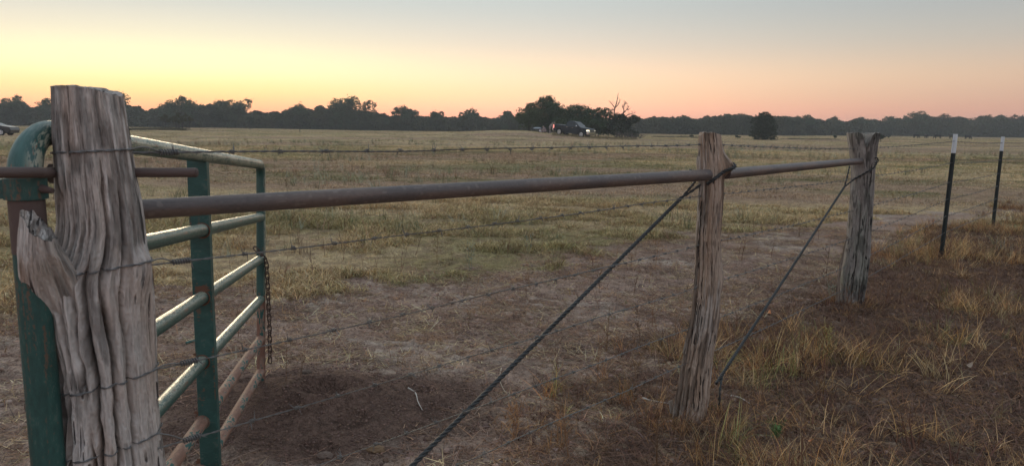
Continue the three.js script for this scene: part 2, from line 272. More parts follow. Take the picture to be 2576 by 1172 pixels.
// rows: [picture height, left edge, right edge] of the post's outline at that depth
function buildPost({ rows, depth, base, ground, top, grooves, lumps = [], nt = 176, nv = 260, squash = 1, rough = 0.06, k = 0 }) {
  const prof = rows.map(([py, xl, xr]) => { const a = U(xl, py, depth), b = U(xr, py, depth); return { y: (a.y + b.y) / 2, x: (a.x + b.x) / 2, r: Math.abs(b.x - a.x) / 2 }; }).sort((p, q) => p.y - q.y);
  const yTop = prof[prof.length - 1].y, first = prof[0], sec = prof[1], y0 = ground - 0.06;
  if (first.y > y0) prof.unshift({ y: y0, x: base?.x ?? first.x + (first.x - sec.x) / (first.y - sec.y) * (y0 - first.y), r: base?.r ?? first.r * 1.08 });
  const at = (y) => { const Y = prof.map((p) => p.y); return { x: cubic(Y, (i) => prof[i].x, clamp(y, y0, yTop)), r: cubic(Y, (i) => prof[i].r, clamp(y, y0, yTop)) }; };
  const z0 = -depth;
  const radius = (th, y) => {                           // th = 0 looks to the camera, growing to the right
    const p = at(y); let r = p.r * (0.97 + rough * 2 * (fbm(Math.cos(th) * 1.7 + k, Math.sin(th) * 1.7 + y * 1.9, 3, k) - 0.5) + 0.05 * (noise(th * 7 + k, y * 9) - 0.5) + 0.035 * (noise(th * 23, y * 17 + k) - 0.5));
    for (const g of grooves) {
      const c = g.th + 0.09 * (noise(y * 2.2 + g.th * 9, g.th * 5) - 0.5) + 0.09 * (noise(y * 13 + g.th * 7, 3) - 0.5) + 0.04 * (noise(y * 40 + g.th * 5, 8) - 0.5) + (g.drift || 0) * (y - g.y0); let d = th - c; d = Math.atan2(Math.sin(d), Math.cos(d));
      const e = smooth(g.y0 - 0.1, g.y0 + 0.03, y) * (1 - smooth(g.y1 - 0.05, g.y1 + 0.06, y)) * (0.55 + 0.7 * noise(y * 6 + g.th * 3, 2)); r -= p.r * g.depth * e * Math.exp(-Math.abs(d) / (g.w * 0.42));
    }
    for (const l of lumps) { let d = th - l.th; d = Math.atan2(Math.sin(d), Math.cos(d)); r += l.h * Math.exp(-(d * d) / (l.w * l.w) - ((y - l.y) ** 2) / ((y > l.y ? l.up : l.down) ** 2)); }
    return r;
  };
  const point = (th, y, out = 0) => { const p = at(y), r = radius(th, y) + out; return V(p.x + Math.sin(th) * r, y, z0 + Math.cos(th) * r * squash); };
  const pos = [], uv = [], idx = [], NT = nt + 1;
  const topAt = (x, z) => yTop + (top ? top(x - at(yTop).x, z - z0, at(yTop).r) : 0);
  for (let j = 0; j <= nv; j++) for (let i = 0; i <= nt; i++) {
    const th = i / nt * 2 * Math.PI, q = point(th, yTop), yt = topAt(q.x, q.z), y = lerp(y0, yt, j / nv), p = point(th, Math.min(y, yTop)); p.y = y; pos.push(p.x, p.y, p.z); uv.push(i / nt, y / 1.3);
  }
  for (let j = 0; j < nv; j++) for (let i = 0; i < nt; i++) { const a = j * NT + i, b = a + NT; idx.push(a, a + 1, b, b, a + 1, b + 1); }
  const side = geom(pos, idx, { uv });
  { const nn = side.attributes.normal; for (let j = 0; j <= nv; j++) { const a = j * NT, b = a + nt, n = V(nn.getX(a) + nn.getX(b), nn.getY(a) + nn.getY(b), nn.getZ(a) + nn.getZ(b)).normalize(); nn.setXYZ(a, n.x, n.y, n.z); nn.setXYZ(b, n.x, n.y, n.z); } }
  const cp = [], cu = [], ci = [], nr = 14, cx = at(yTop).x;
  for (let j = 0; j <= nr; j++) for (let i = 0; i <= nt; i++) { const th = i / nt * 2 * Math.PI, q = point(th, yTop), f = 1 - j / nr, x = cx + (q.x - cx) * f, z = z0 + (q.z - z0) * f; cp.push(x, topAt(x, z) + (j ? 0.004 * (noise(x * 160, z * 160) - 0.5) : 0), z); cu.push(x * 3, z * 3); }
  for (let j = 0; j < nr; j++) for (let i = 0; i < nt; i++) { const a = j * NT + i, b = a + NT; ci.push(a, a + 1, b, b, a + 1, b + 1); }
  return { geo: mergeGeometries([side, geom(cp, ci, { uv: cu })]), point, radius, at, yTop, z0 };
}
function groovesFor(n, s, y0, y1, depth, w) { reseed(s); return Array.from({ length: n }, (_, i) => { const a = rr(y0, y1 - 0.15), b = Math.min(y1, a + rr(0.25, 0.9)); return { th: i / n * 2 * Math.PI + rr(-0.2, 0.2), y0: a, y1: b, depth: depth * rr(0.5, 1.2), w: w * rr(0.6, 1.5), drift: rr(-0.25, 0.25) }; }); }
const woodA = woodTexture(20, [[0.53, 0.49, 0.455], [0.47, 0.385, 0.33], [0.62, 0.595, 0.565]], [0.05, 0.042, 0.04]);
const woodB = woodTexture(60, [[0.5, 0.39, 0.31], [0.42, 0.3, 0.22], [0.47, 0.43, 0.39]], [0.035, 0.028, 0.026]);
const woodC = woodTexture(90, [[0.36, 0.33, 0.3], [0.27, 0.24, 0.215], [0.28, 0.285, 0.24]], [0.035, 0.03, 0.03]);
const woodMat = (w) => new THREE.MeshPhysicalMaterial({ map: w.map, bumpMap: w.bump, bumpScale: 0.015, roughness: 0.95, specularIntensity: 0.3, side: THREE.DoubleSide });
const M = { woodA: woodMat(woodA), woodB: woodMat(woodB), woodC: woodMat(woodC) };

const postL = buildPost({
  depth: 1.5, ground: 0, k: 3, nv: 420, nt: 360, base: { x: -0.83, r: 0.115 },
  rows: [[219, 135, 298], [330, 138, 314], [450, 144, 330], [530, 149, 344], [575, 147, 350], [640, 124, 358], [690, 98, 363], [740, 101, 367], [800, 113, 371], [900, 134, 379], [1000, 146, 385], [1100, 146, 393], [1172, 140, 398]],
  top: (x, z, r) => -0.010 * (x / r) ** 2 - 0.006 * (x / r) + 0.004 * (noise(x * 60, z * 60) - 0.5),
  grooves: [[0.4, 0.62, 1.22, 0.75, 0.1], [0.14, 0.98, 1.3, 0.3, 0.05], [-0.66, 0.5, 1.18, 0.7, 0.1, 0.3], [-0.22, 0.5, 1.02, 0.6, 0.08, -0.2], [0.72, 0.6, 1.14, 0.62, 0.08], [0.18, 0.4, 0.86, 0.65, 0.08], [0.56, 0.4, 0.78, 0.55, 0.07], [-0.48, 0.4, 0.74, 0.62, 0.09], [-0.36, 1.4, 1.49, 0.34, 0.1], [1.02, 0.8, 1.34, 0.45, 0.06], [0.64, 1.2, 1.4, 0.36, 0.06], [-0.95, 0.6, 1.3, 0.5, 0.09], [-0.05, 1.1, 1.32, 0.3, 0.05], [0.3, 1.26, 1.5, 0.14, 0.04], [-0.6, 1.2, 1.52, 0.14, 0.04], [0.9, 0.45, 0.75, 0.5, 0.07]].map(([th, y0, y1, depth, w, drift]) => ({ th, y0, y1, depth, w, drift })).concat(groovesFor(13, 5, 0.3, 1.5, 0.16, 0.05)),
  lumps: [{ th: 1.55, y: 1.225, h: 0.011, w: 0.4, up: 0.018, down: 0.07 }, { th: 0.42, y: 1.24, h: 0.014, w: 0.09, up: 0.03, down: 0.04 }, { th: -0.33, y: 1.43, h: 0.008, w: 0.07, up: 0.03, down: 0.03 }, { th: 0.55, y: 0.88, h: 0.012, w: 0.1, up: 0.04, down: 0.03 }],
});
{
  const t = thing('fence_post', 'thick gnarled grey cedar gatepost in the left foreground, with a broken branch stub', 'fence post', [0, 0, 0], 0, 'old cedar fence posts');
  part('trunk', postL.geo, M.woodA, t);
  // the stub of a limb, broken off in a jagged cup
  const a = U(96, 575, 1.345), b = U(104, 640, 1.36), c = U(130, 720, 1.415), d = U(188, 860, 1.5), n = 44, nt = 40, pos = [], uv = [], idx = [], path = new THREE.CatmullRomCurve3([d, c, b, a]);
  for (let j = 0; j <= n; j++) { const p = path.getPoint(j / n), s = j / n; for (let i = 0; i <= nt; i++) { const th = i / nt * 2 * Math.PI, r = lerp(0.068, 0.0275, s ** 0.75) * (1 + 0.22 * (fbm(Math.cos(th) * 1.6 + 9, Math.sin(th) * 1.6 + s * 3, 3) - 0.5) - 0.12 * Math.exp(-((th - 5.9) ** 2) / 0.02) - 0.1 * Math.exp(-((th - 0.7) ** 2) / 0.02)); let y = p.y; if (s > 0.6) y += (s - 0.6) / 0.4 * (0.034 * smooth(0.1, -0.9, Math.sin(th)) - 0.02 * smooth(-0.2, 0.8, Math.sin(th)) + 0.012 * (noise(th * 4, 3) - 0.5)); pos.push(p.x + Math.sin(th) * r, y, p.z + Math.cos(th) * r); uv.push(i / nt * 0.5, y / 1.3); } }
  for (let j = 0; j < n; j++) for (let i = 0; i < nt; i++) { const p = j * (nt + 1) + i, q = p + nt + 1; idx.push(p, p + 1, q, q, p + 1, q + 1); }
  const last = n * (nt + 1), mid = pos.length / 3; pos.push(a.x + 0.008, a.y - 0.07, a.z); uv.push(0.2, a.y); for (let i = 0; i < nt; i++) idx.push(mid, last + i, last + i + 1);
  part('branch_stub', geom(pos, idx, { uv }), M.woodA, t);
}
const gM = terrain(POST_M.x, POST_M.z), gR = terrain(POST_R.x, POST_R.z);
const postM = buildPost({
  depth: -POST_M.z, ground: gM, k: 11, rough: 0.04,
  rows: [[333, 1758, 1815], [370, 1757, 1818], [430, 1757, 1822], [480, 1757, 1823], [600, 1751, 1815], [700, 1748, 1816], [800, 1738, 1810], [900, 1722, 1795], [1000, 1708, 1785], [1055, 1701, 1776]],
  top: (x, z, r) => 0.006 * (noise(x * 90, z * 50) - 0.5) - 0.012 * smooth(0, 1, x / r) - 0.02 * smooth(-0.7, -1, x / r),
  grooves: [{ th: -0.72, y0: 0.0, y1: 1.5, depth: 0.6, w: 0.07 }, { th: 0.06, y0: 0.05, y1: 1.5, depth: 0.4, w: 0.03 }, { th: 0.35, y0: 0.0, y1: 0.62, depth: 0.36, w: 0.05, drift: 0.1 }, { th: -0.3, y0: 0.1, y1: 1.0, depth: 0.22, w: 0.03 }, { th: -1.15, y0: 0.2, y1: 1.35, depth: 0.5, w: 0.1 }, { th: 0.7, y0: 0.1, y1: 0.7, depth: 0.3, w: 0.04 }, ...groovesFor(7, 15, 0.1, 1.4, 0.09, 0.06)],
  lumps: [{ th: 1.25, y: 1.32, h: 0.05, w: 0.5, up: 0.06, down: 0.035 }, { th: 1.2, y: 0.75, h: 0.012, w: 0.45, up: 0.07, down: 0.05 }, { th: -1.5, y: 1.35, h: 0.012, w: 0.25, up: 0.03, down: 0.1 }],
});
{
  const t = thing('fence_post', 'reddish brown split cedar post holding the pipe rail where it bends', 'fence post', [0, 0, 0], 0, 'old cedar fence posts');
  part('trunk', postM.geo, M.woodB, t);
  // long splinters that have come away at the foot and along the left edge
  reseed(31);
  for (const [y0, y1, th, w] of [[0.0, 0.75, -1.45, 0.02], [0.35, 1.05, -1.3, 0.014], [0.0, 0.3, -0.9, 0.018]]) {
    const p = []; for (let i = 0; i <= 10; i++) { const s = i / 10; p.push(postM.point(th + 0.05 * Math.sin(s * 5), lerp(y0 + gM, y1, s), lerp(0.014, -0.004, s))); } part('splinter', tube(p, (s) => w * (0.75 - 0.6 * s) + 0.002, 6), M.woodB, t);
  }
}
const postR = buildPost({
  depth: -POST_R.z, ground: gR, k: 23, nt: 140, nv: 200, rough: 0.07,
  rows: [[334, 2134, 2212], [370, 2138, 2207], [410, 2143, 2203], [460, 2143, 2199], [530, 2139, 2196], [600, 2133, 2191], [660, 2124, 2186], [700, 2118, 2181], [750, 2115, 2173]],
  top: (x, z, r) => -0.13 * Math.exp(-((x / r + 0.12) ** 2) / 0.045) + 0.012 * (noise(x * 60, z * 40) - 0.5),
  grooves: [{ th: 0.35, y0: 0.0, y1: 1.2, depth: 0.6, w: 0.08 }, { th: -0.1, y0: 1.25, y1: 1.6, depth: 0.3, w: 0.14 }, { th: 0.75, y0: 0.1, y1: 1.35, depth: 0.6, w: 0.08 }, { th: -0.45, y0: 0.0, y1: 0.9, depth: 0.4, w: 0.07 }, { th: 0.1, y0: 0.0, y1: 0.8, depth: 0.42, w: 0.05 }, ...groovesFor(7, 25, 0.1, 1.5, 0.14, 0.07)],
  lumps: [{ th: -1.4, y: 1.0, h: 0.012, w: 0.3, up: 0.05, down: 0.05 }],
});
{
  const t = thing('fence_post', 'grey weathered post with a V-notched forked top at the far end of the pipe rail', 'fence post', [0, 0, 0], 0, 'old cedar fence posts');
  part('trunk', postR.geo, M.woodC, t);
  const p = []; for (let i = 0; i <= 8; i++) { const s = i / 8; p.push(postR.point(-1.35, lerp(gR - 0.02, 0.62, s), 0.03 + 0.03 * Math.sin(s * 2.4) - 0.03 * s)); } part('splinter', tube(p, (s) => 0.022 * (1 - 0.75 * s), 6), M.woodB, t);
}
// ---------------------------------------------------------------- pipe rails
const rustPipe = texture(256, 1024, (u, v) => { const a = wrapNoise(u, v, 6, 8, 201), b = wrapNoise(u, v, 40, 90, 202), c = wrapNoise(u, v, 90, 260, 203), s = smooth(0.8, 0.9, wrapNoise(u, v, 16, 50, 204)); let k = mix3([0.12, 0.098, 0.092], [0.16, 0.118, 0.1], smooth(0.3, 0.7, a)); k = k.map((x) => x * (0.72 + 0.22 * b + 0.16 * c)); return mix3(k, [0.28, 0.23, 0.2], s * 0.3).map(enc); }, true);
const fineBump = texture(256, 512, (u, v) => grey(0.5 * wrapNoise(u, v, 50, 120, 211) + 0.3 * wrapNoise(u, v, 120, 250, 212) + 0.2 * wrapNoise(u, v, 12, 30, 213)));
M.pipe = new THREE.MeshPhysicalMaterial({ map: rustPipe, bumpMap: fineBump, bumpScale: 0.0006, roughness: 0.5, metalness: 0.15 });
M.dropping = MAT(0.75, 0.74, 0.7, 0.9);
{
  const a = U(318, 529, 1.57), b = U(1781, 440, 3.685);
  const t = thing('pipe_rail', 'long rusty steel pipe from the gatepost to the reddish post', 'pipe', a.toArray(), 0, 'pipe brace rails');
  const n = 30, pts = straight(V(0, 0, 0), b.clone().sub(a), n + 1); part('pipe', tube(pts, (s) => 0.0212 + 0.0065 * s, 28), M.pipe, t);
  reseed(77); for (const s of [0.34, 0.53, 0.745]) { const p = pts[0].clone().lerp(pts[n], s), r = 0.0212 + 0.0065 * s, g = new THREE.SphereGeometry(0.0045, 8, 6); g.scale(rr(0.5, 0.8), rr(0.8, 1.7), 0.35); g.translate(p.x, p.y + r * 0.45, p.z + r * 0.9); part('bird_dropping', g, M.dropping, t); }
  const c = U(1826, 437, 3.77), d = U(2166, 405, -POST_R.z - 0.085);
  const t2 = thing('pipe_rail', 'shorter rusty steel pipe between the reddish post and the notched grey post', 'pipe', c.toArray(), 0, 'pipe brace rails');
  part('pipe', tube(straight(V(0, 0, 0), d.clone().sub(c), 20), 0.0268, 24), M.pipe, t2);
}

// ---------------------------------------------------------------- barbed wire
M.wire = MAT(0.17, 0.172, 0.172, 0.55, { metalness: 0.5 });
M.wireLight = MAT(0.2, 0.198, 0.19, 0.55, { metalness: 0.5 });
function barbGeometry(s) {
  reseed(s); const gs = [], coil = []; for (let i = 0; i <= 22; i++) { const a = i / 22 * Math.PI * 5; coil.push(V(-0.006 + 0.012 * i / 22, Math.cos(a) * 0.0042, Math.sin(a) * 0.0042)); } gs.push(tube(coil, 0.0011, 4, false));
  for (const k of [0, 1, 2, 3]) { const a = rr(0, 6.28), e = k % 2 ? 0.006 : -0.006, L = rr(0.018, 0.025); gs.push(tube([V(e, Math.cos(a) * 0.003, Math.sin(a) * 0.003), V(e * 1.5, Math.cos(a) * L, Math.sin(a) * L)], (q) => 0.0012 * (1 - 0.75 * q), 4, false)); }
  return mergeGeometries(gs);
}
const barbs = [barbGeometry(1), barbGeometry(2), barbGeometry(3)];
const knotGeo = (() => { const c = []; for (let i = 0; i <= 60; i++) { const a = i / 60 * Math.PI * 2 * 7; c.push(V(-0.02 + 0.04 * i / 60, Math.cos(a) * 0.0055, Math.sin(a) * 0.0055)); } return tube(c, 0.0015, 5, false); })();
function wrapRound(post, y, tilt, out = 0.002, from = -Math.PI, to = Math.PI, n = 70) { return Array.from({ length: n + 1 }, (_, i) => { const th = lerp(from, to, i / n), yy = y + tilt * Math.sin(th); return post.point(th, yy, out + 0.001 * Math.sin(th * 9)); }); }
const behind = (post, y, out = 0.006) => post.point(Math.PI * 0.94, y, out);
const STR = [
  { l: [332, 384], m: [1752, 362], r: 360, t: [1.405, 1.36, 1.36, 1.37], wrapY: 384, tilt: 0.004, label: 'topmost barbed wire strand, crossing above the pipe rail' },
  { l: [366, 668], m: [1752, 488], r: 448, t: [1.15, 1.09, 1.1, 1.1], wrapY: 692, tilt: 0.014, label: 'second barbed wire strand from the top, just below the pipe rail' },
  { l: [388, 930], m: [1750, 609], r: 526, t: [0.92, 0.88, 0.88, 0.88], wrapY: 985, tilt: 0.018, label: 'third barbed wire strand from the top, level with the gate middle' },
  { l: [396, 1128], m: [1740, 712], r: 596, t: [0.72, 0.68, 0.68, 0.68], wrapY: 1150, tilt: 0.018, label: 'fourth barbed wire strand from the top, third from the ground' },
  { l: [404, 1310], m: [1732, 811], r: 664, t: [0.52, 0.48, 0.48, 0.48], label: 'fifth barbed wire strand from the top, second from the ground' },
  { l: [404, 1490], m: [1720, 898], r: 722, t: [0.32, 0.3, 0.3, 0.3], label: 'lowest barbed wire strand, nearest the ground' },
];
STR.forEach((s, i) => {
  const lp = U(s.l[0], s.l[1], 1.5), m0 = U(s.m[0], s.m[1], 3.86), r0 = U(2140, s.r, 6.52);
  const pts = [lp, behind(postM, m0.y), behind(postR, Math.min(r0.y, 1.36)), V(TP1.x, s.t[0], TP1.z + 0.05), V(TP2.x, s.t[1], TP2.z + 0.05)];
  if (i < 2) pts.push(V(TP3.x, s.t[2], TP3.z + 0.05), V(TP4.x, s.t[3], TP4.z));
  const t = thing('barbed_wire', s.label, 'barbed wire', [0, 0, 0], 0, 'barbed wire strands of the fence'), path = []; let carry = 0.09;
  reseed(400 + i);
  for (let k = 0; k < pts.length - 1; k++) {
    const a = pts[k], b = pts[k + 1], L = a.distanceTo(b), dir = b.clone().sub(a).normalize(), sag = 0.004 * L * (k ? 1 : 0.8), at = (q) => a.clone().lerp(b, q).add(V(0, -sag * 4 * q * (1 - q) / 1.5, 0));
    for (let j = 0; j < 8; j++) path.push(at(j / 8).add(j ? V(0, rr(-0.003, 0.003), rr(-0.003, 0.003)) : V(0, 0, 0)));
    for (; carry < L - 0.03; carry += 0.128 * rr(0.92, 1.08)) {
      const p = at(carry / L), m = part('barb', barbs[Math.floor(rnd() * 3)], i ? M.wireLight : M.wire, t); m.position.copy(p); m.quaternion.setFromUnitVectors(V(1, 0, 0), dir).multiply(new THREE.Quaternion().setFromAxisAngle(V(1, 0, 0), rr(0, 6.28)));
    }
    carry -= L - 0.03; carry = Math.max(0.06, carry);
  }
  path.push(pts[pts.length - 1]);
  part('wire', twisted(path, 2, i ? 0.0011 : 0.0013, 0.0013, 0.055, 4, 6), i > 0 ? M.wireLight : M.wire, t);
  const dir = pts[1].clone().sub(lp).normalize(), kn = part('knot', knotGeo, M.wire, t); kn.position.copy(lp).addScaledVector(dir, 0.075); kn.quaternion.setFromUnitVectors(V(1, 0, 0), dir);
  if (s.wrapY) {
    const y = U(230, s.wrapY, 1.42).y; part('post_wrap', twisted(wrapRound(postL, y, s.tilt, 0.003), 2, 0.0013, 0.0013, 0.05, 4, 6), M.wire, t);
    const e = postL.point(1.55, y + s.tilt, 0.003), f = lp.clone().addScaledVector(dir, 0.06); part('tail', tube(curve([e, e.clone().lerp(f, 0.5).add(V(0, 0.008, 0.01)), f], 16), 0.0016, 5), M.wireLight, t);
  }
});

// ---------------------------------------------------------------- twisted brace cables
M.cable = MAT(0.055, 0.058, 0.058, 0.6, { metalness: 0.4 });
{
  const t = thing('brace_cable', 'thick twisted wire cable slanting from the reddish post down to the gatepost foot', 'cable', [0, 0, 0], 0, 'twisted diagonal brace cables');
  const fork = U(1716, 497, 3.66), end = V(-0.8, 0.16, -1.62), q = U(1036, 1172, 2.4);
  // the foot end is chosen on the line that leaves the picture at the bottom
  const d = q.clone().sub(fork), foot = fork.clone().addScaledVector(d, (0.12 - fork.y) / d.y);
  part('cable', twisted(straight(fork, foot, 12), 3, 0.0046, 0.0052, 0.075, 6, 8), M.cable, t);
  part('strand', twisted(curve([fork, U(1736, 474, 3.68), U(1752, 452, 3.75), U(1756, 436, 3.82)], 10), 2, 0.0036, 0.0036, 0.07, 5, 8), M.cable, t);
  part('strand', twisted(curve([fork, U(1745, 478, 3.68), U(1764, 464, 3.685)], 10), 2, 0.0038, 0.0038, 0.07, 5, 8), M.cable, t);
  const wrap = []; for (let i = 0; i <= 44; i++) { const s = i / 44, th = lerp(-0.55, 1.5, s), y = lerp(U(1766, 463, 3.7).y, U(1838, 410, 3.75).y, s); wrap.push(postM.point(th, y, 0.006)); }
  part('post_wrap', twisted(wrap, 3, 0.0042, 0.005, 0.06, 6, 8), M.cable, t);
  const back = []; for (let i = 0; i <= 30; i++) { const s = i / 30, th = lerp(1.5, 4.6, s), y = lerp(U(1838, 410, 3.75).y, U(1760, 440, 3.75).y, s); back.push(postM.point(th, y, 0.006)); }
  part('post_wrap', twisted(back, 2, 0.004, 0.004, 0.06, 6, 8), M.cable, t);
  part('wire_end', tube(curve([U(1772, 432, 3.66), U(1752, 432, 3.64), U(1735, 426, 3.64)], 12), 0.003, 5), M.cable, t);
  part('wire_end', tube(curve([U(1795, 462, 3.66), U(1798, 450, 3.65), U(1806, 446, 3.66)], 12), 0.003, 5), M.cable, t);
  const t2 = thing('brace_cable', 'twisted wire cable slanting from the notched post to the reddish post foot', 'cable', [0, 0, 0], 0, 'twisted diagonal brace cables');
  const f2 = U(2126, 470, 6.28), e2 = U(1803, 965, 3.88);
  part('cable', twisted(straight(f2, e2, 10), 3, 0.0046, 0.0052, 0.08, 6, 7), M.cable, t2);
  part('strand', twisted(curve([f2, U(2134, 440, 6.3), U(2139, 418, 6.36)], 8), 2, 0.004, 0.004, 0.07, 5, 7), M.cable, t2);
  const w2 = [f2]; for (let i = 0; i <= 36; i++) { const s = i / 36, th = lerp(-1.0, 1.5, s), y = lerp(U(2142, 450, 6.3).y, U(2200, 402, 6.4).y, s); w2.push(postR.point(th, y, 0.006)); }
  part('post_wrap', twisted(w2, 2, 0.0042, 0.0045, 0.07, 5, 7), M.cable, t2);
  const loop = []; const lc = U(2203, 403, 6.36); for (let i = 0; i <= 24; i++) { const a = i / 24 * Math.PI * 2 * 1.4; loop.push(V(lc.x + Math.cos(a) * 0.02, lc.y + Math.sin(a) * 0.022, lc.z + 0.02 * Math.sin(a * 1.3))); } part('wire_end', tube(loop, 0.004, 5), M.cable, t2);
  part('strand', twisted(curve([e2.clone().lerp(f2, 0.035), e2.clone().add(V(0.015, -0.03, 0.02)), V(e2.x + 0.02, terrain(e2.x, e2.z) - 0.01, e2.z + 0.02)], 8), 2, 0.004, 0.004, 0.07, 5, 7), M.cable, t2);
}

// ---------------------------------------------------------------- steel T-posts
M.tDark = MAT(0.035, 0.042, 0.04, 0.7, { metalness: 0.2 }); M.tWhite = MAT(0.72, 0.74, 0.76, 0.6);
function tSection(w, d, k) { const s = new THREE.Shape(); s.moveTo(-w / 2, 0); s.lineTo(w / 2, 0); s.lineTo(w / 2, -k); s.lineTo(k / 2, -k); s.lineTo(k / 2, -d); s.lineTo(-k / 2, -d); s.lineTo(-k / 2, -k); s.lineTo(-w / 2, -k); s.closePath(); return s; }
const tGeo = (len) => { const g = new THREE.ExtrudeGeometry(tSection(0.043, 0.04, 0.006), { depth: len, bevelEnabled: true, bevelThickness: 0.001, bevelSize: 0.001, bevelSegments: 1 }); g.rotateX(-Math.PI / 2); return g; };
const studGeo = new THREE.CylinderGeometry(0.006, 0.008, 0.01, 8).rotateX(Math.PI / 2);
[[TP1, [2403, 338], [2366, 650], 'steel T-post with a white tip, the nearer of the two beyond the notched post'], [TP2, [2523, 345], [2497, 574], 'steel T-post with a white tip, farther along the fence at the right edge'], [TP3, null, null, 'dark steel T-post cut off by the right edge of the view']].forEach(([p, top, bot, label], i) => {
  const g0 = terrain(p.x, p.z); let up = V(0.17, 1.4, 0.02);
  if (top) { const a = U(...top, -p.z), b = U(...bot, -p.z); up = a.sub(b); }
  const L = up.length(), t = thing('steel_post', label, 'T-post', [p.x, g0, p.z], 0, 'steel T-posts'); t.quaternion.setFromUnitVectors(V(0, 1, 0), up.normalize()).multiply(new THREE.Quaternion().setFromAxisAngle(V(0, 1, 0), 0.5));
  const tip = 0.225; const a = tGeo(L - tip + 0.04); a.translate(0, -0.04, 0); part('shaft', a, M.tDark, t); const b = tGeo(tip - 0.003); b.translate(0, L - tip + 0.003, 0); part('white_tip', b, M.tWhite, t);
  for (let y = 0.12; y < L - 0.03; y += 0.054) { const m = part('stud', studGeo, y > L - tip ? M.tWhite : M.tDark, t); m.position.set(y % 0.108 < 0.054 ? 0.014 : -0.014, y, 0.004); }
  for (const [k, s] of STR.entries()) if (k < (i > 1 ? 2 : 4)) { const y = s.t[i] - g0, loop = []; for (let q = 0; q <= 20; q++) { const an = q / 20 * 6.283; loop.push(V(Math.cos(an) * 0.026, y + 0.004 * Math.sin(an), -0.012 + Math.sin(an) * 0.036)); } part('wire_clip', tube(loop, 0.0018, 4), M.wire, t); }
});

// ---------------------------------------------------------------- the gate
const gateGreen = texture(512, 1024, (u, v) => {
  const top = smooth(0.2, 0.08, Math.min(u, 1 - u)), a = wrapNoise(u, v, 8, 12, 301), b = wrapNoise(u, v, 40, 80, 302), c = wrapNoise(u, v, 110, 200, 303), scuff = smooth(0.45, 0.62, 0.35 * a + 0.35 * b + 0.4 * c) * top;
  let k = mix3([0.018, 0.076, 0.064], [0.03, 0.1, 0.085], a); k = k.map((x) => x * (0.8 + 0.25 * b + 0.15 * c)); k = mix3(k, [0.42, 0.4, 0.3], scuff * 0.75);
  return mix3(k, [0.17, 0.085, 0.05], smooth(0.78, 0.86, wrapNoise(u, v, 10, 16, 304) * 0.7 + c * 0.3)).map(enc);
}, true);
const gateMud = texture(512, 1024, (u, v) => {
  const a = wrapNoise(u, v, 6, 10, 311), b = wrapNoise(u, v, 24, 60, 312), c = wrapNoise(u, v, 110, 240, 313); let k = mix3([0.24, 0.125, 0.085], [0.32, 0.2, 0.145], smooth(0.3, 0.7, a)); k = k.map((x) => x * (0.7 + 0.35 * b + 0.2 * c));
  return mix3(k, [0.03, 0.1, 0.085], smooth(0.6, 0.74, a * 0.4 + b * 0.6)).map(enc);
}, true);
const gateRough = texture(256, 512, (u, v) => { const k = 0.34 + 0.28 * wrapNoise(u, v, 40, 80, 321) + 0.2 * wrapNoise(u, v, 110, 200, 322); return [1, k, 0]; });
M.green = new THREE.MeshPhysicalMaterial({ map: gateGreen, roughnessMap: gateRough, roughness: 0.9, bumpMap: fineBump, bumpScale: 0.0005, specularIntensity: 1, clearcoat: 0.35, clearcoatRoughness: 0.3 });
M.mud = new THREE.MeshPhysicalMaterial({ map: gateMud, roughness: 0.75, bumpMap: fineBump, bumpScale: 0.0008 });
const gateFaded = texture(512, 1024, (u, v) => {
  const a = wrapNoise(u, v, 5, 7, 331), b = wrapNoise(u, v, 30, 50, 332), c = wrapNoise(u, v, 120, 220, 333), run = smooth(0.66, 0.78, wrapNoise(u, v, 60, 12, 334) * 0.45 + wrapNoise(u, v, 8, 9, 335) * 0.3 + c * 0.3);
  let k = mix3([0.018, 0.068, 0.058], [0.03, 0.098, 0.086], a).map((x) => x * (0.7 + 0.35 * b + 0.2 * c)); k = mix3(k, [0.1, 0.13, 0.11], smooth(0.72, 0.85, b * 0.5 + c * 0.5) * 0.5); return mix3(k, [0.15, 0.075, 0.045], run * 0.75).map(enc);
}, true);
M.plainGreen = new THREE.MeshPhysicalMaterial({ map: gateFaded, roughness: 0.5, bumpMap: fineBump, bumpScale: 0.0005 });
M.rustyIron = MAT(0.12, 0.085, 0.075, 0.6, { metalness: 0.3, bumpMap: fineBump, bumpScale: 0.001 });
M.rustSpot = MAT(0.14, 0.065, 0.038, 0.85);
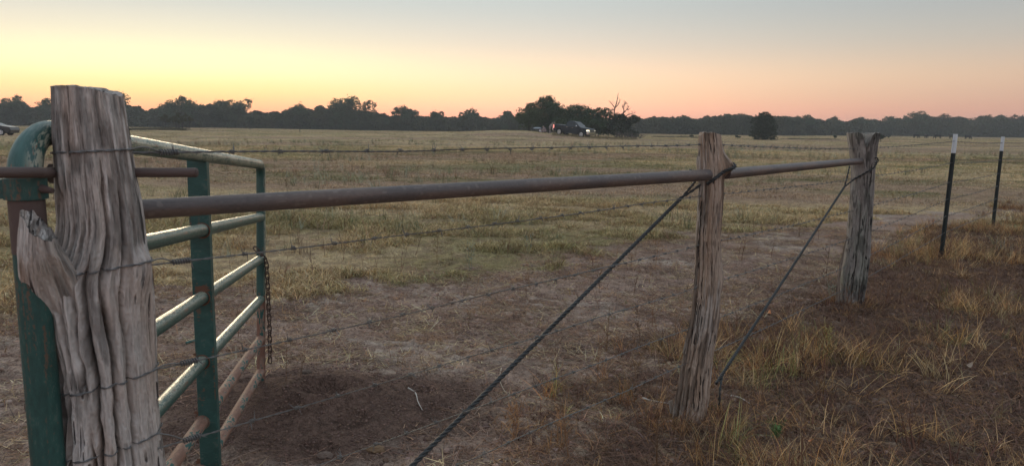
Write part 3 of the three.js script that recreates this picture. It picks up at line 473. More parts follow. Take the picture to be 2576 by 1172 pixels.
{
  const ZM = 2.82, ZR = 4.16, yS = [392, 578, 746, 906, 1056, 1176], yE = [414, 546, 651, 752, 852, 934];
  const S = yS.map((y) => U(511, y, ZM)), E = yE.map((y) => U(655, y, ZR));
  const t = thing('tube_gate', 'green tube farm gate, swung open beside the gnarled gatepost, lower bars muddy', 'gate', [E[5].x, terrain(E[5].x, E[5].z), E[5].z]);
  const o = t.position.clone(), rel = (p) => p.clone().sub(o);
  // the hinge upright stands where the line of the rails meets its direction in the view
  const along = (k, s) => S[k].clone().lerp(E[k], s); let s0 = 0; for (let s = 0; s > -2; s -= 0.002) { const p = along(0, s), v = p.clone().project(camera); if ((v.x + 1) / 2 * W < 50 && p.z < -0.6) { s0 = s; break; } }
  const hTop = along(0, s0), hx = hTop.x, hz = hTop.z; console.log('gate hinge', hx.toFixed(2), hz.toFixed(2), hTop.y.toFixed(2), 's', s0.toFixed(2));
  const hLow = V(hx + 0.01, 0.18, hz), eTop = E[0].clone(), eLow = V(E[5].x, E[5].y - 0.05, E[5].z);
  const frame = rounded([hLow, hTop, eTop, eLow].map(rel), [[0.1, 0.15], 0.075]);
  // one bent tube: hinge upright, top rail, latch upright
  const len = [0]; for (let i = 1; i < frame.length; i++) len.push(len[i - 1] + frame[i].distanceTo(frame[i - 1])); const L = len[len.length - 1], upL = hTop.y - 0.18;
  const cut1 = frame.findIndex((_, i) => len[i] > upL - 0.12), cut2 = frame.findIndex((_, i) => len[i] > L - (E[0].y - E[1].y) - 0.22);
  part('hinge_upright', tube(frame.slice(0, cut1 + 1), 0.0295, 28), M.plainGreen, t);
  part('top_rail', tube(frame.slice(cut1, cut2 + 1), (s) => lerp(0.0295, 0.0245, smooth(0.02, 0.14, s)), 28), M.green, t);
  const lu = part('latch_upright', tube(frame.slice(cut2), 0.0235, 24), M.mud, t); lu.userData.label = 'brown muddy lower latch upright';
  for (let k = 1; k < 6; k++) { const a = along(k, s0 * 0.97), b = E[k]; const m = part('rail', tube(straight(rel(a), rel(b), 30), 0.0238, 24), k < 4 ? M.green : M.mud, t); if (k > 3) m.userData.label = 'lower rail coated in brown mud'; }
  // corrugated bend below the latch corner
  for (let i = 0; i < 6; i++) { const p = E[0].clone().lerp(eLow, 0.13 + i * 0.022); const g = new THREE.TorusGeometry(0.0235, 0.0026, 6, 24); g.rotateX(Math.PI / 2); const m = part('crimp', g, M.plainGreen, t); m.position.copy(rel(p)); }
  // the stay with the rails passing through it
  const dirG = E[0].clone().sub(S[0]).setY(0).normalize(), turn = Math.atan2(-dirG.z, dirG.x), low = S[5].y - 0.12, high = S[0].y - 0.005, sg = new THREE.BoxGeometry(0.048, high - low, 0.07, 1, 1, 1);
  const sh = new THREE.Shape(), rw = 0.024, rd = 0.035, q = 0.006; sh.moveTo(-rw + q, -rd); sh.lineTo(rw - q, -rd); sh.quadraticCurveTo(rw, -rd, rw, -rd + q); sh.lineTo(rw, rd - q); sh.quadraticCurveTo(rw, rd, rw - q, rd); sh.lineTo(-rw + q, rd); sh.quadraticCurveTo(-rw, rd, -rw, rd - q); sh.lineTo(-rw, -rd + q); sh.quadraticCurveTo(-rw, -rd, -rw + q, -rd);
  const stg = new THREE.ExtrudeGeometry(sh, { depth: high - low, bevelEnabled: false, curveSegments: 4 }); stg.rotateX(-Math.PI / 2);
  const st = part('stay', stg, M.plainGreen, t); st.position.copy(rel(V(S[2].x, low, S[2].z))); st.rotation.y = turn;
  for (let k = 1; k < 6; k++) for (const side of [-1]) { const g = new THREE.TorusGeometry(0.0265, 0.0032, 8, 28); g.rotateY(Math.PI / 2); const m = part('collar', g, k < 4 ? M.rustSpot : M.mud, t); const p = S[k].clone().addScaledVector(dirG, side * 0.0255); m.position.copy(rel(p)); m.rotation.y = turn; }
  reseed(91); for (let k = 2; k < 6; k++) { const pts = []; const sp = new THREE.Shape(); for (let i = 0; i < 26; i++) { const a = i / 26 * 6.283, r = 0.016 + 0.014 * rnd(); const x = Math.cos(a) * r * 1.15, y = Math.sin(a) * r * 0.7; i ? sp.lineTo(x, y) : sp.moveTo(x, y); } const g = new THREE.ShapeGeometry(sp); g.rotateY(-Math.PI / 2); const m = part('rust_patch', g, M.rustSpot, t); m.position.copy(rel(S[k].clone().addScaledVector(dirG, -0.0252).add(V(0, 0.033, 0)))); m.rotation.y = turn; }
  part('upright_cap', new THREE.SphereGeometry(0.0236, 16, 8), M.mud, t).position.copy(rel(eLow));
  // hinge: sleeve round the upright with its bolt
  const hp = (py) => { const y = U(57, py, -hz).y; return V(lerp(hLow.x, hx, (y - 0.18) / (hTop.y - 0.18)), y, hz); };
  const c0 = hp(500), c1 = hp(447), sl = part('hinge_sleeve', tube(straight(rel(c0), rel(c1), 3), 0.036, 28), M.plainGreen, t);
  part('hinge_tab', box(0.12, c1.y - c0.y - 0.004, 0.03), M.plainGreen, t).position.copy(rel(c0.clone().lerp(c1, 0.5).add(V(-0.05, 0, 0.012))));
  const bp = c0.clone().lerp(c1, 0.42); part('sleeve_bolt', tube(straight(rel(bp.clone().add(V(0.03, 0.004, 0.006))), rel(bp.clone().add(V(0.056, 0, 0.01))), 3), (s) => 0.009 - 0.004 * s, 8), M.rustyIron, t);
  const rs = part('rusty_band', tube([hp(635), hp(600), hp(560), hp(503)].map(rel), 0.0303, 28), M.rustyIron, t); rs.userData.label = 'rust-brown band below the hinge sleeve';
  // the hinge bolt runs through the gatepost
  const b = thing('hinge_bolt', 'thick rusty hinge bolt sticking out both sides of the gnarled gatepost', 'bolt');
  const A = U(-60, 434, 1.29), B = U(491, 434, 1.56); const bolt = [A, U(96, 434, 1.35), U(142, 434, 1.49), U(235, 434, 1.52), U(330, 434, 1.535), B];
  part('rod', tube(bolt, 0.0098, 18), M.rustyIron, b); part('rod_end', new THREE.SphereGeometry(0.0097, 14, 8).scale(0.5, 1, 1), M.rustyIron, b).position.copy(B);
  const np = U(133, 437, 1.475), nd = V(1, 0, -0.2).normalize(); part('nut', tube([np.clone().addScaledVector(nd, -0.008), np.clone().addScaledVector(nd, 0.012)], 0.019, 6), M.rustyIron, b);
  // chain hanging from the latch upright
  const ch = thing('gate_chain', 'rusty chain hanging down the latch end of the green gate', 'chain'), link = (() => { const p = []; for (let i = 0; i <= 24; i++) { const a = i / 24 * 2 * Math.PI, x = Math.cos(a) * 0.0105, y = Math.sin(a) * 0.0105 + (Math.sin(a) > 0 ? 0.011 : -0.011); p.push(V(x, y, 0)); } return tube(p, 0.0034, 6, false); })();
  const cp = new THREE.CatmullRomCurve3([U(644, 628, ZR - 0.05), U(656, 640, ZR - 0.06), U(667, 655, ZR - 0.03), U(671, 690, ZR - 0.01), U(674, 760, ZR), U(677, 830, ZR), U(678, 905, ZR)]), n = 23; M.chain = MAT(0.1, 0.066, 0.052, 0.7, { metalness: 0.4 });
  for (let i = 0; i < n; i++) { const p = cp.getPointAt(i / (n - 1)), d = cp.getTangentAt(i / (n - 1)), m = part('link', link, M.chain, ch); m.position.copy(p); m.quaternion.setFromUnitVectors(V(0, 1, 0), d.negate()).multiply(new THREE.Quaternion().setFromAxisAngle(V(0, 1, 0), i % 2 ? 1.35 : -0.2)); }
}
// ---------------------------------------------------------------- grass, weeds, straw, crumbs of soil
function blade(B, x, z, h, w, dir, lean, curl, seg, shade) {
  const sx = Math.cos(dir), sz = Math.sin(dir), o = B.pos.length / 3; let px = x, py = 0, pz = z, a = lean; const st = h / seg, tw = dir + Math.PI / 2 + rr(-0.6, 0.6), wx = Math.cos(tw), wz = Math.sin(tw);
  for (let i = 0; i <= seg; i++) {
    const k = i / seg, ww = w * (1 - k * 0.85) / 2;
    if (i < seg) { B.pos.push(px - wx * ww, py, pz - wz * ww, px + wx * ww, py, pz + wz * ww); B.col.push(...shade, ...shade); } else { B.pos.push(px, py, pz); B.col.push(...shade); }
    px += Math.sin(a) * sx * st; pz += Math.sin(a) * sz * st; py = Math.max(0.002, py + Math.cos(a) * st); a += curl / seg;
  }
  for (let i = 0; i < seg; i++) { const p = o + i * 2; if (i < seg - 1) B.idx.push(p, p + 1, p + 2, p + 2, p + 1, p + 3); else B.idx.push(p, p + 1, p + 2); }
}
function tuft(s, n, spread, h0, h1, w, lean0, lean1, curl0, curl1, seg = 3, vary = 0.35) {
  reseed(s); const B = { pos: [], col: [], idx: [] };
  for (let i = 0; i < n; i++) { const r = Math.sqrt(rnd()) * spread, t = rr(0, 6.283), k = rr(1 - vary, 1 + vary), y = rr(-0.12, 0.12); blade(B, Math.cos(t) * r, Math.sin(t) * r, rr(h0, h1), w * rr(0.7, 1.4), rr(0, 6.283), rr(lean0, lean1), rr(curl0, curl1), seg, [k * (1 + y), k, k * (1 - y)]); }
  return geom(B.pos, B.idx, { col: B.col });
}
const grassMat = new THREE.MeshPhysicalMaterial({ vertexColors: true, roughness: 0.95, specularIntensity: 0.2, side: THREE.DoubleSide });
function scatter(name, label, category, geos, spots, mat = grassMat) {
  geos.forEach((g, k) => {
    const mine = spots.filter((_, i) => i % geos.length === k), m = new THREE.InstancedMesh(g, mat, mine.length), q = new THREE.Quaternion(), e = new THREE.Euler(), mx = new THREE.Matrix4();
    mine.forEach((p, i) => { e.set(p.rx ?? 0, p.turn, p.rz ?? 0); q.setFromEuler(e); mx.compose(V(p.x, p.y, p.z), q, V(p.s, p.s * (p.sy ?? 1), p.s)); m.setMatrixAt(i, mx); m.setColorAt(i, lin(...p.c)); });
    m.name = numbered(name); tag(m, label, category, label, 'stuff'); scene.add(m);
  });
}
const FANWIDTH = 46 * R;
function inFan(r0, r1, n, f) { for (let i = 0; i < n; i++) { const r = Math.sqrt(rr(r0 * r0, r1 * r1)), a = rr(-FANWIDTH, FANWIDTH), x = Math.sin(a) * r, z = -Math.cos(a) * r; f(x, z, r); } }
const jit = (c, v) => { const k = rr(1 - v, 1 + v); return [c[0] * k * rr(0.93, 1.07), c[1] * k, c[2] * k * rr(0.9, 1.1)]; };
const shortTufts = [tuft(101, 16, 0.06, 0.06, 0.16, 0.005, 0.2, 1.0, 0.6, 2.4), tuft(102, 16, 0.07, 0.06, 0.17, 0.0045, 0.1, 0.9, 0.8, 2.8), tuft(103, 15, 0.08, 0.07, 0.15, 0.0045, 0.4, 1.3, 0.4, 2.0)];
const patches = [tuft(111, 46, 0.26, 0.06, 0.14, 0.011, 0.1, 1.1, 0.5, 2.2, 2), tuft(112, 46, 0.28, 0.05, 0.13, 0.012, 0.2, 1.2, 0.4, 2.2, 2)];
const farPatches = [tuft(121, 60, 0.9, 0.08, 0.2, 0.05, 0.0, 1.0, 0.4, 1.8, 2), tuft(122, 60, 1.0, 0.07, 0.18, 0.055, 0.1, 1.1, 0.4, 1.8, 2)];
const tallTufts = [tuft(131, 20, 0.06, 0.12, 0.34, 0.0042, 0.05, 0.7, 0.2, 1.9, 4), tuft(132, 18, 0.05, 0.1, 0.28, 0.004, 0.1, 0.9, 0.5, 2.4, 4), tuft(133, 16, 0.08, 0.14, 0.38, 0.0038, 0.05, 0.6, 0.1, 1.6, 4)];
const litter = [tuft(141, 10, 0.1, 0.05, 0.2, 0.0048, 1.4, 1.6, -0.15, 0.3, 4), tuft(142, 9, 0.12, 0.06, 0.22, 0.0042, 1.3, 1.6, -0.2, 0.6, 4), tuft(143, 10, 0.09, 0.03, 0.12, 0.006, 1.2, 1.6, 0, 0.9, 3)];
{
  reseed(1001); let s = [];
  inFan(2.6, 16, 150000, (x, z, r) => { const S = surface(x, z), keep = 0.02 + 0.98 * S.grass; if (S.right > 0.5 && r < 9) return; const cl = fbm(x * 1.1 + 4, z * 1.5 + 70, 3), big = smooth(0.42, 0.62, cl); if (rnd() > keep * (0.25 + 0.95 * big) * (S.grass > 0.3 ? 1 : 0.5)) return; const [c, g] = pastureColour(x, z, rr(-1, 1)); s.push({ x, z, y: terrain(x, z) - 0.006, turn: rr(0, 6.28), s: rr(0.55, 1.25) * (S.grass > 0.4 ? 1 : 0.7) * lerp(0.75, 1.25, big), sy: rr(0.5, 1.0) * lerp(0.5, 1.0, big), rx: rr(-0.3, 0.3), rz: rr(-0.3, 0.3), c: jit(rnd() < 0.12 ? [0.24, 0.15, 0.1] : c, 0.38) }); });
  scatter('pasture_grass', 'short mixed green and straw grass of the near pasture', 'grass', shortTufts, s);
  s = []; inFan(11, 55, 60000, (x, z, r) => { const S = surface(x, z); if (S.grass < 0.5 && S.right < 0.3) return; if (rnd() > smooth(10, 16, r)) return; const [c] = pastureColour(x, z, rr(-1, 1)); s.push({ x, z, y: terrain(x, z) - 0.01, turn: rr(0, 6.28), s: rr(0.7, 1.3) * lerp(0.8, 1.25, smooth(12, 50, r)), sy: rr(0.4, 0.85) * lerp(0.55, 1.1, smooth(0.4, 0.62, fbm(x * 0.5 + 2, z * 0.8 + 9, 3))), c: jit(c, 0.36) }); });
  scatter('meadow_grass', 'short grass of the middle pasture', 'grass', patches, s);
  s = []; inFan(45, 330, 60000, (x, z, r) => { const [c] = pastureColour(x, z, rr(-1, 1)); s.push({ x, z, y: terrain(x, z) - 0.02, turn: rr(0, 6.28), s: rr(0.6, 1.2) * lerp(0.8, 1.5, smooth(45, 220, r)), sy: rr(0.35, 0.7), c: jit(c, 0.2) }); });
  scatter('distant_grass', 'pale grass of the distant pasture', 'grass', farPatches, s);
  // tall dry grass along the fence
  s = []; inFan(2.9, 20, 95000, (x, z, r) => {
    const S = surface(x, z); if (S.tall < 0.05) return; const cl = fbm(x * 1.5 + 12, z * 1.5 + 3, 3), k = S.tall * smooth(0.4, 0.58, cl); if (rnd() > k * 0.85) return;
    const red = smooth(0.45, 0.7, fbm(x * 0.5 + 40, z * 0.5, 2)); let c = mix3([0.54, 0.3, 0.125], C.straw, rnd() * 0.42); c = mix3(c, C.rust, red * rr(0.3, 1)); if (rnd() < 0.35) c = [0.16, 0.08, 0.055]; if (rnd() < 0.12) c = C.olive; c = mix3(c, pastureColour(x, z)[0], rnd() < 0.15 ? 0.5 : 0);
    s.push({ x, z, y: terrain(x, z) - 0.01, turn: rr(0, 6.28), s: rr(0.45, 1.1) * lerp(0.7, 1, smooth(0.4, 0.65, cl)), sy: rr(0.5, 1.05), rx: rr(-0.35, 0.35), rz: rr(-0.35, 0.35), c: jit(c, 0.32) });
  });
  for (const [p, r0, n] of [[POST_M, 0.09, 34], [POST_R, 0.12, 40], [TP1, 0.04, 30], [TP2, 0.04, 26]]) for (let i = 0; i < n; i++) { const a = rr(0, 6.28), q = r0 + rr(0, 0.16), x = p.x + Math.cos(a) * q, z = p.z + Math.sin(a) * q; s.push({ x, z, y: terrain(x, z) - 0.01, turn: rr(0, 6.28), s: rr(0.4, 0.85), sy: rr(0.5, 0.9), rx: rr(-0.3, 0.3), rz: rr(-0.3, 0.3), c: jit(rnd() < 0.4 ? [0.18, 0.095, 0.065] : [0.46, 0.26, 0.12], 0.3) }); }
  scatter('dry_grass', 'tall dry orange brown grass along the fence line', 'grass', tallTufts, s);
  // matted low grass under it
  s = []; inFan(2.9, 14, 130000, (x, z, r) => { const S = surface(x, z); if (S.right < 0.2 || rnd() > S.right * 0.8) return; const c = mix3(mix3([0.24, 0.14, 0.1], C.dark, 0.2 + rnd() * 0.7), [0.46, 0.26, 0.12], rnd() < 0.16 ? 0.7 : 0); s.push({ x, z, y: terrain(x, z) - 0.004, turn: rr(0, 6.28), s: rr(0.5, 1.1), sy: rr(0.35, 0.8), c: jit(c, 0.35) }); });
  scatter('matted_grass', 'low matted dead grass beside the fence', 'grass', shortTufts, s);
  // straw lying on the dirt
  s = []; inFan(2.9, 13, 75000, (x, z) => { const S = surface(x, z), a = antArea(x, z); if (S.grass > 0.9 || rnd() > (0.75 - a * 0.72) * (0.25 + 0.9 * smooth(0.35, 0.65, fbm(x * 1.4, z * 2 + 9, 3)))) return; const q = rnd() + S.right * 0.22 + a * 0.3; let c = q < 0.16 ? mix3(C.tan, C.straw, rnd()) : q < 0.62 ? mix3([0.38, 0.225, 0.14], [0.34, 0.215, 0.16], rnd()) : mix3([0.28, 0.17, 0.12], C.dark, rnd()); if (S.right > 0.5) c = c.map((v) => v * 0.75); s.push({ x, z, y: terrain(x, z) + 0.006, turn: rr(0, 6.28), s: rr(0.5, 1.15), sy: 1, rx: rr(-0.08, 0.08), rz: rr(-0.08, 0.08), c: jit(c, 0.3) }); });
  scatter('straw_litter', 'loose straw and dead stems lying on the bare dirt', 'straw', litter, s);
  // short stubble and small tufts standing on the trodden strip
  s = []; inFan(2.9, 14, 26000, (x, z) => { const S = surface(x, z); if (S.grass > 0.6 || S.right > 0.6 || antArea(x, z) > 0.2 || rnd() > smooth(0.46, 0.62, fbm(x * 1.7 + 60, z * 2.3 + 8, 3)) * 0.8) return; const c = mix3([0.5, 0.29, 0.14], C.brown, rnd()); s.push({ x, z, y: terrain(x, z) - 0.004, turn: rr(0, 6.28), s: rr(0.35, 0.8), sy: rr(0.4, 0.9), rx: rr(-0.3, 0.3), rz: rr(-0.3, 0.3), c: jit(c, 0.3) }); });
  scatter('dirt_stubble', 'sparse brown stubble on the trodden dirt strip', 'grass', shortTufts, s);
  // darker tufts and weeds dotted over the pasture
  s = []; inFan(9, 70, 9000, (x, z, r) => { const S = surface(x, z); if (S.grass < 0.5 && S.right < 0.5 || rnd() > smooth(0.42, 0.65, fbm(x * 0.25 + 15, z * 0.4 + 6, 3))) return; const c = rnd() < 0.5 ? [0.2, 0.2, 0.1] : rnd() < 0.5 ? [0.3, 0.19, 0.12] : [0.38, 0.38, 0.26]; s.push({ x, z, y: terrain(x, z) - 0.01, turn: rr(0, 6.28), s: rr(0.8, 1.9), sy: rr(0.6, 1.3), c: jit(c, 0.3) }); });
  scatter('pasture_weeds', 'darker tufts and low weeds dotted over the pasture', 'weeds', tallTufts, s);
  // crumbs of soil
  const crumb = [0, 1].map((k) => { const g = new THREE.IcosahedronGeometry(0.006, 0), p = g.attributes.position; for (let i = 0; i < p.count; i++) { const v = V(p.getX(i), p.getY(i), p.getZ(i)), f = 0.7 + 0.6 * noise(v.x * 300 + k * 9, v.y * 300, v.z * 300 + 5); p.setXYZ(i, v.x * f * 1.2, v.y * f * 0.7, v.z * f); } g.computeVertexNormals(); return g; });
  const soil = MAT(1, 1, 1, 1, { specularIntensity: 0.1 }); s = [];
  inFan(2.9, 9, 120000, (x, z) => { const S = surface(x, z), a = antArea(x, z); if (S.grass > 0.7 || rnd() > (a > 0.3 ? 0.95 : 0.4)) return; const big = rnd() < 0.12 && a < 0.5; s.push({ x, z, y: terrain(x, z) + 0.002, turn: rr(0, 6.28), s: big ? rr(1.4, 3.2) : rr(0.4, 1.2), c: jit(a > 0.3 ? mix3(C.ant, C.dirt, rnd() * 0.22) : mix3(C.dirt, C.dark, rnd() * 0.6), 0.3) }); });
  scatter('soil_crumbs', 'crumbs and clods of brown soil on the bare dirt', 'soil', crumb, s, soil);
}
// upright dead weed stalks
function stalk(s, h, n, leafy) {
  reseed(s); const gs = []; for (let k = 0; k < n; k++) { const a = rr(0, 6.28), l = rr(0.05, 0.3), p = []; for (let i = 0; i <= 5; i++) { const q = i / 5 * h * rr(0.95, 1.05); p.push(V(Math.cos(a) * (l * q + 0.01) + rr(-0.004, 0.004), q, Math.sin(a) * (l * q + 0.01) + rr(-0.004, 0.004))); } gs.push(tube(p, (t) => 0.0022 * (1 - 0.6 * t), 4, false));
    for (let j = 0; j < 5; j++) { const b = p[2 + j % 4], c = rr(0, 6.28), L = rr(0.03, 0.09); gs.push(tube([b, b.clone().add(V(Math.cos(c) * L * 0.7, L * 0.8, Math.sin(c) * L * 0.7))], 0.0011, 3, false)); } }
  if (leafy) { const B = { pos: [], col: [], idx: [] }; for (let i = 0; i < leafy; i++) { const y = h * rr(0.35, 1), r = h * 0.18 * Math.sqrt(rnd()); const o = B.pos.length; blade(B, Math.cos(i * 2.4) * r, Math.sin(i * 2.4) * r, rr(0.02, 0.045), 0.009, rr(0, 6.28), rr(0.4, 1.6), rr(0, 1), 2, [1, 1, 1]); for (let q = o + 1; q < B.pos.length; q += 3) B.pos[q] += y; } const g = geom(B.pos, B.idx); g.deleteAttribute('color'); g.setAttribute('uv', new THREE.Float32BufferAttribute(new Float32Array(B.pos.length / 3 * 2), 2)); gs.push(g); }
  return mergeGeometries(gs);
}
{
  const kinds = [stalk(201, 0.26, 2, 0), stalk(202, 0.2, 1, 0), stalk(203, 0.3, 2, 6)], s = []; reseed(1200);
  inFan(3, 12, 5200, (x, z) => { const S = surface(x, z); if (rnd() > 0.04 + S.tall * 0.35 + S.grass * 0.03) return; s.push({ x, z, y: terrain(x, z) - 0.01, turn: rr(0, 6.28), s: rr(0.5, 1.1), rx: rr(-0.15, 0.15), rz: rr(-0.15, 0.15), c: jit(mix3([0.16, 0.085, 0.055], [0.3, 0.19, 0.11], rnd()), 0.2) }); });
  scatter('weed_stalks', 'thin dark dead weed stalks among the dry grass', 'weeds', kinds, s, MAT(1, 1, 1, 0.95, { specularIntensity: 0.2 }));
}
// ---------------------------------------------------------------- trees
M.bark = MAT(0.075, 0.062, 0.052, 0.95); M.deadWood = MAT(0.12, 0.1, 0.085, 0.95);
const leafMat = (r, g, b) => MAT(r, g, b, 0.9, { specularIntensity: 0.25 });
const LEAF = [leafMat(0.056, 0.088, 0.042), leafMat(0.075, 0.1, 0.045), leafMat(0.036, 0.048, 0.026), leafMat(0.085, 0.085, 0.045)];
function leafAt(pos, idx, x, y, z, s) {
  const o = pos.length / 3, a = rr(0, 6.28), b = Math.acos(rr(-1, 1)), n = V(Math.sin(b) * Math.cos(a), Math.cos(b), Math.sin(b) * Math.sin(a)), u = V(0, 1, 0).cross(n).normalize(), v = n.clone().cross(u), t = rr(0, 6.28), c = Math.cos(t) * s, d = Math.sin(t) * s;
  const e = u.clone().multiplyScalar(c).addScaledVector(v, d), f = u.clone().multiplyScalar(-d * 0.6).addScaledVector(v, c * 0.6);
  pos.push(x + e.x, y + e.y, z + e.z, x + f.x, y + f.y, z + f.z, x - e.x, y - e.y, z - e.z, x - f.x, y - f.y, z - f.z); idx.push(o, o + 1, o + 2, o, o + 2, o + 3);
}
// a crown of leaf clumps about limbs: w, h in metres, low = height where the leaves begin
function treeParts(s, { w, h, low, lobes = 9, leaves = 2600, leaf = 0.28, airy = 0.5, lean = 0, deep = 0.8, stems = 1, taper = 0 }) {
  reseed(s); const pos = [], idx = [], L = [], ch = h - low;
  for (let i = 0; i < lobes; i++) { const t = (i + 0.5) / lobes, a = i * 2.4 + rr(-0.4, 0.4), y = low + ch * (0.08 + 0.76 * rnd()), k = Math.sqrt(1 - ((y - low) / ch * 2 - 0.85) ** 2 * 0.5), rad = w / 2 * k * rr(0.25, 0.72) * (1 - taper * (y - low) / ch); L.push({ x: Math.cos(a) * rad + lean * (y - low), y, z: Math.sin(a) * rad * deep, r: Math.min(w, ch) * rr(0.16, 0.27) }); }
  L.push({ x: lean * ch, y: low + ch * 0.84, z: 0, r: Math.min(w * 0.3, ch * 0.17) }, { x: rr(-0.1, 0.1) * w, y: low + ch * 0.5, z: 0, r: Math.min(w, ch) * 0.26 });
  const tot = L.reduce((q, l) => q + l.r ** 2, 0);
  for (const l of L) {
    const n = Math.round(leaves * l.r ** 2 / tot), sub = []; for (let k = 0; k < 7 + l.r * 3; k++) { const a = rr(0, 6.28), e = Math.asin(rr(-0.7, 1)); sub.push([Math.cos(a) * Math.cos(e), Math.sin(e), Math.sin(a) * Math.cos(e)]); }
    for (let k = 0; k < n; k++) { let x, y, z; if (rnd() < airy) { const c = sub[Math.floor(rnd() * sub.length)], q = l.r * 0.34; x = c[0] * l.r * 0.85 + rr(-q, q); y = c[1] * l.r * 0.75 + rr(-q, q) * 0.7; z = c[2] * l.r * 0.85 + rr(-q, q); } else { const a = rr(0, 6.28), e = Math.asin(rr(-1, 1)), r = l.r * Math.cbrt(rr(0.15, 1)); x = Math.cos(a) * Math.cos(e) * r; y = Math.sin(e) * r * 0.85; z = Math.sin(a) * Math.cos(e) * r; } const spray = rnd() < 0.09 ? rr(1.15, 1.5) : 1; leafAt(pos, idx, l.x + x * spray, Math.max(0.15, l.y + y * spray), l.z + z * spray, leaf * rr(0.5, 1.15) * (spray > 1 ? 0.75 : 1)); }
  }
  const crown = geom(pos, idx), tr = h * 0.028, trunk = tube(curve([V(0, -0.3, 0), V(rr(-0.1, 0.1), low * 0.6, 0), V(lean * ch * 0.4, low + ch * 0.35, 0), V(lean * ch, h * 0.88, 0)], 8), (t) => tr * (1 - 0.8 * t), 7), limbs = [];
  L.slice(0, lobes).forEach((l) => { const y0 = lerp(low * 0.7, l.y * 0.8, 0.6); limbs.push(tube(curve([V(lean * Math.max(0, y0 - low), y0, 0), V(l.x * 0.5, lerp(y0, l.y, 0.6), l.z * 0.5), V(l.x, l.y + l.r * 0.5, l.z)], 5), (t) => tr * 0.45 * (1 - 0.85 * t), 5, false)); });
  for (let k = 1; k < stems; k++) { const a = k * 1.9; limbs.push(tube(curve([V(Math.cos(a) * w * 0.16, -0.2, Math.sin(a) * 0.4), V(Math.cos(a) * w * 0.2, h * 0.4, Math.sin(a) * 0.5), V(Math.cos(a) * w * 0.34, h * 0.75, Math.sin(a) * 0.6)], 5), (t) => tr * 0.8 * (1 - 0.7 * t), 5, false)); }
  return { crown, trunk, limbs: mergeGeometries(limbs) };
}
function tree(name, label, px, wpx, topY, D, opt = {}, group) {
  const g = U(px, 400, D), gy = terrain(g.x, g.z), top = U(px, topY, D).y - gy, w = wpx / FOCAL * D, P = treeParts(opt.seed ?? Math.round(px * 7 + D), { w, h: top, low: opt.low ?? top * 0.3, ...opt });
  const t = thing(name, label, opt.category ?? 'tree', [g.x, gy, g.z], 0, group); part('crown', P.crown, LEAF[opt.tone ?? 0], t); part('trunk', P.trunk, M.bark, t); part('limbs', P.limbs, M.bark, t); return t;
}
// the wood along the far side of the pasture: one mass, then the trees that stand out of it
const MASS = [[-300, 270], [0, 266], [60, 262], [130, 266], [300, 262], [345, 268], [390, 276], [430, 268], [520, 266], [560, 272], [640, 275], [690, 283], [740, 274], [830, 268], [930, 276], [975, 288], [1040, 290], [1100, 289], [1180, 289], [1240, 296], [1290, 288], [1340, 290], [1480, 296], [1600, 298], [1700, 297], [1760, 295], [1850, 293], [1950, 296], [2030, 296], [2066, 303], [2110, 299], [2150, 303], [2200, 302], [2260, 297], [2330, 293], [2400, 296], [2440, 305], [2470, 298], [2540, 297], [2640, 299], [2950, 296]];
function massTop(px) { let i = 0; while (i < MASS.length - 2 && px > MASS[i + 1][0]) i++; return lerp(MASS[i][1], MASS[i + 1][1], smooth(0, 1, (px - MASS[i][0]) / (MASS[i + 1][0] - MASS[i][0]))); }
const woodAt = (px) => lerp(0, 60, smooth(1900, 2300, px));
{
  const clump = (s) => { reseed(s); const pos = [], idx = []; for (let i = 0; i < 70; i++) { const a = rr(0, 6.28), e = Math.asin(rr(-0.8, 1)), r = Math.cbrt(rr(0.2, 1)); leafAt(pos, idx, Math.cos(a) * Math.cos(e) * r * 1.25, Math.sin(e) * r, Math.sin(a) * Math.cos(e) * r * 1.25, rr(0.16, 0.4)); } return geom(pos, idx, { col: new Float32Array(pos.length).fill(1) }); };
  const geos = [clump(31), clump(32), clump(33)], s = []; reseed(1500);
  for (let i = 0; i < 19000; i++) {
    const px = rr(-280, 2900), far = woodAt(px), D0 = rr(236, 272), D = D0 + far, g = U(px, 400, D), gy = terrain(g.x, g.z), top = U(px, massTop(px) - 1 + 13 * (noise(px * 0.032, 5) - 0.5) + 7 * (noise(px * 0.11, 9) - 0.5), 240 + far).y - gy, front = smooth(250, 236, D0), y = rnd() ** 0.9 * (top * lerp(1, 0.86, front) - 0.9);
    const k = hash3(Math.floor(px / 34 + noise(px * 0.02, y * 0.3) * 2), 3, Math.floor(D0 / 12)); s.push({ x: g.x, z: g.z, y: gy + Math.max(0.4, y), turn: rr(0, 6.28), s: rr(0.7, 1.4) * (1 + far / 300), c: jit(mix3([0.032, 0.045, 0.022], [0.07, 0.074, 0.036], k), 0.3) });
  }
  scatter('woodland', 'dark leafy woodland closing the far side of the pasture', 'woodland', geos, s, MAT(1, 1, 1, 0.9, { vertexColors: true, specularIntensity: 0.25 }));
}
const EM = 'trees standing out of the far woodland';
